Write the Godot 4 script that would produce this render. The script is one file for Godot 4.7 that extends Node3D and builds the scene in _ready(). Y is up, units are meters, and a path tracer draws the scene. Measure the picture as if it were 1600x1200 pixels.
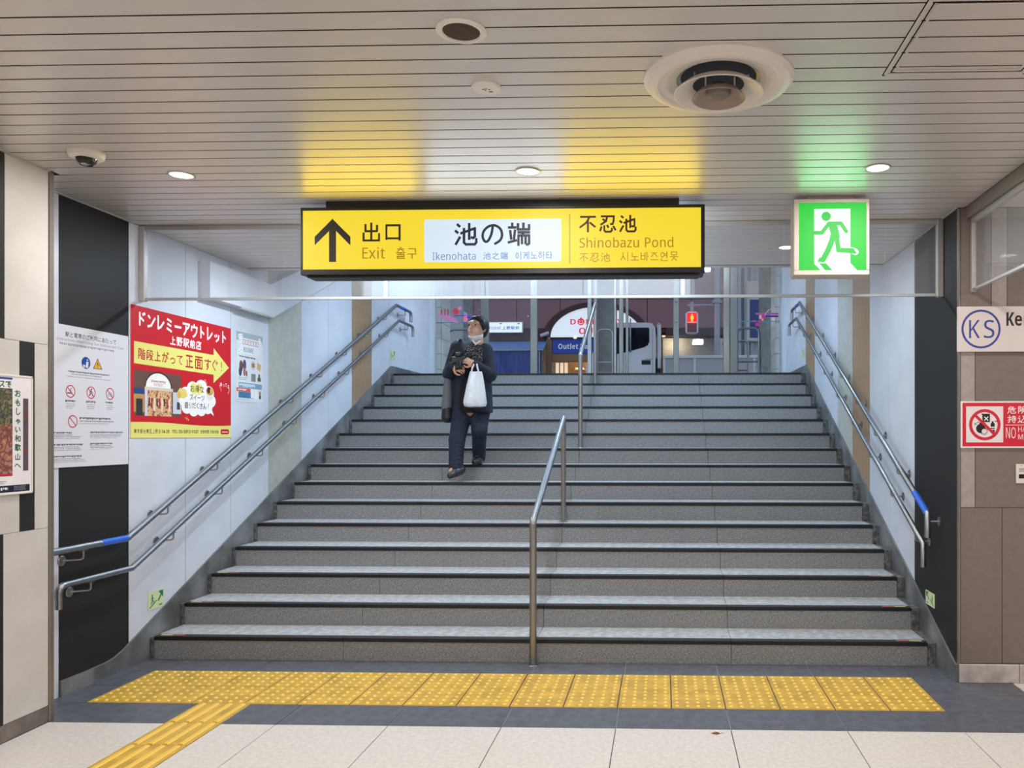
extends Node3D
# Station stairs under a lit exit sign. x right, y up, the stairs climb towards -z; "depth" below means -z.

const H := 2.8997          # ceiling
const XL := -3.4746        # stair wall, left
const XR := 1.8034         # stair wall, right
const XN := -3.231         # nearer wall, left
const ZS := 5.2224         # depth of the first riser
const RISE := 0.1531
const TREAD := 0.3386
const STEPS := 15
const SL := -3.4314        # ends of the treads
const SR := 1.7338
const TOP := 2.2965        # landing and street level

var M := {}
var taken := {}
var box_cache := {}
var rng := RandomNumberGenerator.new()


class MB:
	var v := PackedVector3Array()
	var n := PackedVector3Array()
	var t := PackedVector2Array()

	func tri(a: Vector3, b: Vector3, c: Vector3, na: Vector3, nb: Vector3, nc: Vector3, ua := Vector2.ZERO, ub := Vector2.ZERO, uc := Vector2.ZERO) -> void:
		if (b - a).cross(c - a).dot(na + nb + nc) > 0.0:
			v.append(a); v.append(c); v.append(b)
			n.append(na); n.append(nc); n.append(nb)
			t.append(ua); t.append(uc); t.append(ub)
		else:
			v.append(a); v.append(b); v.append(c)
			n.append(na); n.append(nb); n.append(nc)
			t.append(ua); t.append(ub); t.append(uc)

	func flat(a: Vector3, b: Vector3, c: Vector3, hint: Vector3) -> void:
		var nn := (b - a).cross(c - a).normalized()
		if nn.dot(hint) < 0.0:
			nn = -nn
		tri(a, b, c, nn, nn, nn)

	func quad(a: Vector3, b: Vector3, c: Vector3, d: Vector3, hint: Vector3) -> void:
		flat(a, b, c, hint)
		flat(a, c, d, hint)

	# a, b, c, d run round from the texture's top left: top left, top right, bottom right, bottom left
	func face(a: Vector3, b: Vector3, c: Vector3, d: Vector3, hint: Vector3) -> void:
		var nn := (b - a).cross(c - a).normalized()
		if nn.dot(hint) < 0.0:
			nn = -nn
		tri(a, b, c, nn, nn, nn, Vector2(0, 0), Vector2(1, 0), Vector2(1, 1))
		tri(a, c, d, nn, nn, nn, Vector2(0, 0), Vector2(1, 1), Vector2(0, 1))

	func box(c: Vector3, s: Vector3, b := 0.0) -> void:
		var h := s / 2.0
		b = minf(b, minf(h.x, minf(h.y, h.z)) * 0.9)
		var i := h - Vector3(b, b, b)
		for sx in [-1.0, 1.0]:
			quad(c + Vector3(sx * h.x, -i.y, -i.z), c + Vector3(sx * h.x, i.y, -i.z), c + Vector3(sx * h.x, i.y, i.z), c + Vector3(sx * h.x, -i.y, i.z), Vector3(sx, 0, 0))
			quad(c + Vector3(-i.x, sx * h.y, -i.z), c + Vector3(i.x, sx * h.y, -i.z), c + Vector3(i.x, sx * h.y, i.z), c + Vector3(-i.x, sx * h.y, i.z), Vector3(0, sx, 0))
			quad(c + Vector3(-i.x, -i.y, sx * h.z), c + Vector3(i.x, -i.y, sx * h.z), c + Vector3(i.x, i.y, sx * h.z), c + Vector3(-i.x, i.y, sx * h.z), Vector3(0, 0, sx))
		if b <= 0.0:
			return
		for p in [-1.0, 1.0]:
			for q in [-1.0, 1.0]:
				quad(c + Vector3(-i.x, p * h.y, q * i.z), c + Vector3(i.x, p * h.y, q * i.z), c + Vector3(i.x, p * i.y, q * h.z), c + Vector3(-i.x, p * i.y, q * h.z), Vector3(0, p, q))
				quad(c + Vector3(p * h.x, -i.y, q * i.z), c + Vector3(p * h.x, i.y, q * i.z), c + Vector3(p * i.x, i.y, q * h.z), c + Vector3(p * i.x, -i.y, q * h.z), Vector3(p, 0, q))
				quad(c + Vector3(p * h.x, q * i.y, -i.z), c + Vector3(p * h.x, q * i.y, i.z), c + Vector3(p * i.x, q * h.y, i.z), c + Vector3(p * i.x, q * h.y, -i.z), Vector3(p, q, 0))
				for r in [-1.0, 1.0]:
					flat(c + Vector3(p * h.x, q * i.y, r * i.z), c + Vector3(p * i.x, q * h.y, r * i.z), c + Vector3(p * i.x, q * i.y, r * h.z), Vector3(p, q, r))

	# polygon p in (u, v), pushed from w0 to w1; axis "x": (w, v, -u), "y": (u, w, -v), "z": (u, v, w)
	func extrude(p: PackedVector2Array, w0: float, w1: float, axis: String) -> void:
		var at := func(q: Vector2, w: float) -> Vector3:
			return Vector3(w, q.y, -q.x) if axis == "x" else Vector3(q.x, w, -q.y) if axis == "y" else Vector3(q.x, q.y, w)
		var idx := Geometry2D.triangulate_polygon(p)
		var dir: Vector3 = Vector3(1, 0, 0) if axis == "x" else Vector3(0, 1, 0) if axis == "y" else Vector3(0, 0, 1)
		if w1 < w0:
			dir = -dir
		for k in range(0, idx.size(), 3):
			flat(at.call(p[idx[k]], w1), at.call(p[idx[k + 1]], w1), at.call(p[idx[k + 2]], w1), dir)
			flat(at.call(p[idx[k]], w0), at.call(p[idx[k + 1]], w0), at.call(p[idx[k + 2]], w0), -dir)
		var area := 0.0
		for k in p.size():
			var a := p[k]
			var b := p[(k + 1) % p.size()]
			area += a.x * b.y - b.x * a.y
		for k in p.size():
			var a := p[k]
			var b := p[(k + 1) % p.size()]
			var o := Vector2((b - a).y, -(b - a).x) * signf(area)
			var hint: Vector3 = at.call(o, 0.0)
			quad(at.call(a, w0), at.call(b, w0), at.call(b, w1), at.call(a, w1), hint)

	func tube(path: Array, r: float, sides := 12, capped := true) -> void:
		var rings := []
		var count := path.size()
		var up := Vector3.UP
		for k in count:
			var d0: Vector3 = (path[k] - path[maxi(k - 1, 0)]).normalized()
			var d1: Vector3 = (path[mini(k + 1, count - 1)] - path[k]).normalized()
			if k == 0: d0 = d1
			if k == count - 1: d1 = d0
			var d := (d0 + d1).normalized()
			if k == 0:
				up = Vector3.RIGHT if absf(d.dot(Vector3.UP)) > 0.9 else Vector3.UP
			var side := d.cross(up).normalized()
			up = side.cross(d).normalized()
			var stretch := 1.0 / maxf(0.35, d.dot(d0))
			var bend := (d1 - d0)
			var ring := []
			for s in sides:
				var a := TAU * s / sides
				var o := (side * cos(a) + up * sin(a))
				var pos := o * r
				if bend.length() > 0.01:
					var bn := bend.normalized()
					pos += bn * bn.dot(pos) * (stretch - 1.0)
				ring.append([path[k] + pos, o])
			rings.append(ring)
		for k in count - 1:
			for s in sides:
				var a = rings[k][s]
				var b = rings[k][(s + 1) % sides]
				var c = rings[k + 1][(s + 1) % sides]
				var d = rings[k + 1][s]
				tri(a[0], b[0], c[0], a[1], b[1], c[1])
				tri(a[0], c[0], d[0], a[1], c[1], d[1])
		if capped:
			for e in [0, count - 1]:
				var dir: Vector3 = (path[0] - path[1]) if e == 0 else (path[count - 1] - path[count - 2])
				for s in range(1, sides - 1):
					flat(rings[e][0][0], rings[e][s][0], rings[e][s + 1][0], dir)

	# profile of (radius, height) turned round y; normals to the left of the way the profile runs when flip is false
	func lathe(prof: Array, segs := 24, flip := false, origin := Vector3.ZERO) -> void:
		for k in prof.size() - 1:
			var a: Vector2 = prof[k]
			var b: Vector2 = prof[k + 1]
			var e := (b - a).normalized()
			var o := Vector2(e.y, -e.x) * (-1.0 if flip else 1.0)
			for s in segs:
				var t0 := TAU * s / segs
				var t1 := TAU * (s + 1) / segs
				var c0 := Vector3(cos(t0), 0, sin(t0))
				var c1 := Vector3(cos(t1), 0, sin(t1))
				var n0 := c0 * o.x + Vector3.UP * o.y
				var n1 := c1 * o.x + Vector3.UP * o.y
				var p0 := origin + c0 * a.x + Vector3.UP * a.y
				var p1 := origin + c1 * a.x + Vector3.UP * a.y
				var p2 := origin + c1 * b.x + Vector3.UP * b.y
				var p3 := origin + c0 * b.x + Vector3.UP * b.y
				if a.x > 1e-6:
					tri(p0, p1, p2, n0, n1, n1)
				if b.x > 1e-6:
					tri(p0, p2, p3, n0, n1, n0)

	func ball(c: Vector3, r: Vector3, segs := 14, rows := 8) -> void:
		for i in rows:
			for j in segs:
				var q := []
				for k in [[i, j], [i, j + 1], [i + 1, j + 1], [i + 1, j]]:
					var a: float = PI * k[0] / rows
					var b: float = TAU * k[1] / segs
					q.append(Vector3(sin(a) * cos(b), cos(a), sin(a) * sin(b)))
				var m := []
				for d in q:
					m.append((d / r).normalized())
				tri(c + q[0] * r, c + q[1] * r, c + q[2] * r, m[0], m[1], m[2])
				tri(c + q[0] * r, c + q[2] * r, c + q[3] * r, m[0], m[2], m[3])

	func mesh() -> ArrayMesh:
		var a := []
		a.resize(Mesh.ARRAY_MAX)
		a[Mesh.ARRAY_VERTEX] = v
		a[Mesh.ARRAY_NORMAL] = n
		a[Mesh.ARRAY_TEX_UV] = t
		var m := ArrayMesh.new()
		m.add_surface_from_arrays(Mesh.PRIMITIVE_TRIANGLES, a)
		return m


# Bones: [a, b, radius a, radius b, blend] or [centre, radii, blend]; a field of distances joined softly and meshed as surface nets
class Field:
	var lo: Vector3
	var cell: float
	var nx: int
	var ny: int
	var nz: int
	var d := PackedFloat32Array()

	func _init(bones: Array, size: float) -> void:
		cell = size
		var a := Vector3(1e9, 1e9, 1e9)
		var b := -a
		for o in bones:
			var e := reach(o)
			a = a.min(e[0])
			b = b.max(e[1])
		lo = a - Vector3.ONE * cell * 3.0
		var s := (b - lo) / cell
		nx = int(s.x) + 4
		ny = int(s.y) + 4
		nz = int(s.z) + 4
		d.resize(nx * ny * nz)
		d.fill(1.0)
		for o in bones:
			add(o)

	func reach(o: Array) -> Array:
		if o.size() >= 5:
			var r := Vector3.ONE * maxf(o[2], o[3])
			return [Vector3(o[0]).min(o[1]) - r, Vector3(o[0]).max(o[1]) + r]
		return [o[0] - o[1], o[0] + o[1]]

	func add(o: Array) -> void:
		var capsule := o.size() >= 5
		var k: float = o[4] if capsule else o[2]
		var e := reach(o)
		var m := Vector3.ONE * (k + cell * 2.5)
		var p0: Vector3 = ((e[0] - m - lo) / cell).floor()
		var p1: Vector3 = ((e[1] + m - lo) / cell).ceil()
		var a: Vector3 = o[0]
		var ab := Vector3.ZERO
		var len2 := 1.0
		var ra := 0.0
		var rb := 0.0
		var rr := Vector3.ONE
		if capsule:
			ab = o[1] - a
			len2 = maxf(ab.length_squared(), 1e-9)
			ra = o[2]
			rb = o[3]
		else:
			rr = o[1]
		for z in range(maxi(0, int(p0.z)), mini(nz, int(p1.z) + 1)):
			for y in range(maxi(0, int(p0.y)), mini(ny, int(p1.y) + 1)):
				var row := (z * ny + y) * nx
				for x in range(maxi(0, int(p0.x)), mini(nx, int(p1.x) + 1)):
					var p := lo + Vector3(x, y, z) * cell - a
					var q: float
					if capsule:
						var t := clampf(p.dot(ab) / len2, 0.0, 1.0)
						q = (p - ab * t).length() - ra - (rb - ra) * t
					else:
						var k0 := (p / rr).length()
						var k1 := (p / (rr * rr)).length()
						q = k0 * (k0 - 1.0) / maxf(k1, 1e-6)
					var was := d[row + x]
					var g := maxf(k - absf(was - q), 0.0)
					d[row + x] = minf(was, q) - (g * g / (4.0 * k) if k > 0.0 else 0.0)

	# takes away what lies on the positive side of a plane
	func cut(point: Vector3, normal: Vector3) -> void:
		for z in nz:
			for y in ny:
				var row := (z * ny + y) * nx
				for x in nx:
					if d[row + x] < cell * 4.0:
						d[row + x] = maxf(d[row + x], (lo + Vector3(x, y, z) * cell - point).dot(normal))

	func subtract(o: Array) -> void:
		var f := Field.new([o], cell)
		for z in f.nz:
			for y in f.ny:
				for x in f.nx:
					var q := f.d[(z * f.ny + y) * f.nx + x]
					if q > cell * 2.0:
						continue
					var i := ((f.lo + Vector3(x, y, z) * cell - lo) / cell).round()
					if i.x < 0 or i.y < 0 or i.z < 0 or i.x >= nx or i.y >= ny or i.z >= nz:
						continue
					var at := (int(i.z) * ny + int(i.y)) * nx + int(i.x)
					d[at] = maxf(d[at], -q)

	func into(mb: MB) -> void:
		var where := PackedInt32Array()
		where.resize(nx * ny * nz)
		where.fill(-1)
		var pos := PackedVector3Array()
		var nor := PackedVector3Array()
		var sy := nx
		var sz := nx * ny
		var off := [0, 1, sy, sy + 1, sz, sz + 1, sz + sy, sz + sy + 1]
		var edges := [[0, 1], [2, 3], [4, 5], [6, 7], [0, 2], [1, 3], [4, 6], [5, 7], [0, 4], [1, 5], [2, 6], [3, 7]]
		var near := cell * 2.5
		for z in nz - 1:
			for y in ny - 1:
				var row := z * sz + y * sy
				for x in nx - 1:
					var at := row + x
					if absf(d[at]) > near:
						continue
					var inside := 0
					for k in 8:
						if d[at + off[k]] < 0.0:
							inside += 1
					if inside == 0 or inside == 8:
						continue
					var sum := Vector3.ZERO
					var hits := 0
					for e in edges:
						var da := d[at + off[e[0]]]
						var db := d[at + off[e[1]]]
						if (da < 0.0) != (db < 0.0):
							var f := da / (da - db)
							var pa := Vector3(e[0] & 1, (e[0] >> 1) & 1, e[0] >> 2)
							var pb := Vector3(e[1] & 1, (e[1] >> 1) & 1, e[1] >> 2)
							sum += pa.lerp(pb, f)
							hits += 1
					var g := Vector3.ZERO
					for k in 8:
						var w := d[at + off[k]]
						g += w * Vector3(1 if k & 1 else -1, 1 if k & 2 else -1, 1 if k & 4 else -1)
					where[at] = pos.size()
					pos.append(lo + (Vector3(x, y, z) + sum / hits) * cell)
					nor.append(g.normalized())
		for z in range(1, nz - 1):
			for y in range(1, ny - 1):
				var row := z * sz + y * sy
				for x in range(1, nx - 1):
					var at := row + x
					if absf(d[at]) > near:
						continue
					var s0 := d[at] < 0.0
					for axis in 3:
						var step: int = [1, sy, sz][axis]
						if s0 == (d[at + step] < 0.0):
							continue
						var u: int = [sy, sz, 1][axis]
						var w: int = [sz, 1, sy][axis]
						var q := [where[at], where[at - u], where[at - u - w], where[at - w]]
						if q.min() < 0:
							continue
						mb.tri(pos[q[0]], pos[q[1]], pos[q[2]], nor[q[0]], nor[q[1]], nor[q[2]])
						mb.tri(pos[q[0]], pos[q[2]], pos[q[3]], nor[q[0]], nor[q[2]], nor[q[3]])


# Flat print: drawn into an Image row by row
class Canvas:
	var im: Image
	var w: int
	var h: int
	var fonts := {}

	func _init(width: int, height: int, c: Color) -> void:
		w = width
		h = height
		im = Image.create(w, h, false, Image.FORMAT_RGB8)
		im.fill(c)

	func rect(x0: float, y0: float, x1: float, y1: float, c: Color) -> void:
		im.fill_rect(Rect2i(int(round(x0)), int(round(y0)), maxi(1, int(round(x1)) - int(round(x0))), maxi(1, int(round(y1)) - int(round(y0)))), c)

	func poly(p: PackedVector2Array, c: Color) -> void:
		var top := 1e9
		var low := -1e9
		for q in p:
			top = minf(top, q.y)
			low = maxf(low, q.y)
		for y in range(maxi(0, int(floor(top))), mini(h - 1, int(ceil(low))) + 1):
			var fy := y + 0.5
			var xs := []
			for k in p.size():
				var a := p[k]
				var b := p[(k + 1) % p.size()]
				if (a.y <= fy) != (b.y <= fy):
					xs.append(a.x + (fy - a.y) / (b.y - a.y) * (b.x - a.x))
			xs.sort()
			for k in range(0, xs.size() - 1, 2):
				var x0 := int(round(xs[k]))
				var x1 := int(round(xs[k + 1]))
				if x1 > x0:
					im.fill_rect(Rect2i(x0, y, x1 - x0, 1), c)

	func disc(x: float, y: float, r: float, c: Color, ry := 0.0) -> void:
		var p := PackedVector2Array()
		for k in 28:
			p.append(Vector2(x + cos(TAU * k / 28) * r, y + sin(TAU * k / 28) * (ry if ry > 0.0 else r)))
		poly(p, c)

	func ring(x: float, y: float, r: float, width: float, c: Color, inside: Color) -> void:
		disc(x, y, r, c)
		disc(x, y, r - width, inside)

	func soft(x0: float, y0: float, x1: float, y1: float, r: float, c: Color) -> void:
		rect(x0 + r, y0, x1 - r, y1, c)
		rect(x0, y0 + r, x1, y1 - r, c)
		for q in [Vector2(x0 + r, y0 + r), Vector2(x1 - r, y0 + r), Vector2(x0 + r, y1 - r), Vector2(x1 - r, y1 - r)]:
			disc(q.x, q.y, r, c)

	func stroke(p: Array, width: float, c: Color, round_ends := false) -> void:
		for k in p.size() - 1:
			var a: Vector2 = p[k]
			var b: Vector2 = p[k + 1]
			var dir := (b - a).normalized()
			var e := dir * width * 0.5
			var s := Vector2(-dir.y, dir.x) * width * 0.5
			if round_ends:
				e = Vector2.ZERO
				disc(a.x, a.y, width * 0.5, c)
				disc(b.x, b.y, width * 0.5, c)
			else:
				e = e * (0.7 if p.size() > 2 else 0.0)
			poly(PackedVector2Array([a + s - e, b + s + e, b - s + e, a - s - e]), c)

	# one character of the stroke list, in the box x, y, bw, bh
	func glyph(ch: String, x: float, y: float, bw: float, bh: float, width: float, c: Color) -> void:
		if not STROKES.has(ch):
			return
		for part in STROKES[ch].split("|"):
			var p := []
			for pair in part.strip_edges().split(" "):
				var xy: PackedStringArray = pair.split(",")
				p.append(Vector2(x + float(xy[0]) / 100.0 * bw, y + float(xy[1]) / 100.0 * bh))
			if CURVED.contains(ch) and p.size() > 2:
				p = smooth(p)
			stroke(p, width, c, CURVED.contains(ch))

	func smooth(p: Array) -> Array:
		var out := []
		for k in p.size() - 1:
			var a: Vector2 = p[maxi(k - 1, 0)]
			var b: Vector2 = p[k]
			var e: Vector2 = p[k + 1]
			var f: Vector2 = p[mini(k + 2, p.size() - 1)]
			for s in 5:
				out.append(b.cubic_interpolate(e, a, f, s / 5.0))
		out.append(p[p.size() - 1])
		return out

	func glyphs(text: String, x: float, y: float, bw: float, bh: float, step: float, width: float, c: Color) -> void:
		for k in text.length():
			glyph(text[k], x + step * k, y, bw, bh, width, c)

	func down(text: String, x: float, y: float, bw: float, bh: float, step: float, width: float, c: Color) -> void:
		for k in text.length():
			glyph(text[k], x, y + step * k, bw, bh, width, c)

	# Latin letters: base line at y, capitals cap high, squeezed to the width given
	func latin(text: String, x: float, y: float, cap: float, c: Color, width := 0.0, weight := 400) -> float:
		var key := str(weight)
		if not fonts.has(key):
			var f := SystemFont.new()
			f.font_names = PackedStringArray(["Droid Sans"])
			f.font_weight = weight
			fonts[key] = f
		var e := shape("E", fonts[key])
		var s := shape(text, fonts[key])
		var base := 1e9
		var top := -1e9
		for q in e[0]:
			base = minf(base, q.y)
			top = maxf(top, q.y)
		var left := 1e9
		var right := -1e9
		for q in s[0]:
			left = minf(left, q.x)
			right = maxf(right, q.x)
		var k := cap / (top - base)
		var kx := k if width <= 0.0 else width / (right - left)
		for i in range(0, s[1].size(), 3):
			var p := PackedVector2Array()
			for j in 3:
				var q: Vector3 = s[0][s[1][i + j]]
				p.append(Vector2(x + (q.x - left) * kx, y - (q.y - base) * k))
			poly(p, c)
		return (right - left) * kx

	func shape(text: String, f: Font) -> Array:
		var m := TextMesh.new()
		m.font = f
		m.font_size = 48
		m.pixel_size = 1.0
		m.depth = 0.0
		m.curve_step = 1.0
		m.text = text
		var a := m.surface_get_arrays(0)
		var idx: PackedInt32Array = a[Mesh.ARRAY_INDEX] if a[Mesh.ARRAY_INDEX] != null else PackedInt32Array(range(a[Mesh.ARRAY_VERTEX].size()))
		return [a[Mesh.ARRAY_VERTEX], idx]

	# rows of print too small to read
	func rows(x0: float, y0: float, x1: float, lines: int, step: float, size: float, c: Color, r: RandomNumberGenerator) -> void:
		for k in lines:
			var x := x0
			var last := x1 - (x1 - x0) * r.randf_range(0.0, 0.3)
			while x < last:
				var word := size * r.randf_range(0.5, 0.9)
				rect(x, y0 + k * step, minf(x + word, last), y0 + k * step + size * r.randf_range(0.55, 1.0), c)
				x += word + size * r.randf_range(0.18, 0.4)

	func speckle(x0: int, y0: int, x1: int, y1: int, noise: FastNoiseLite, colors: Array) -> void:
		for y in range(y0, y1):
			for x in range(x0, x1):
				var f := clampf(noise.get_noise_2d(x, y) * 0.5 + 0.5, 0.0, 0.999) * (colors.size() - 1)
				im.set_pixel(x, y, Color(colors[int(f)]).lerp(colors[int(f) + 1], f - int(f)))

	func texture() -> ImageTexture:
		return ImageTexture.create_from_image(im)


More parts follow.
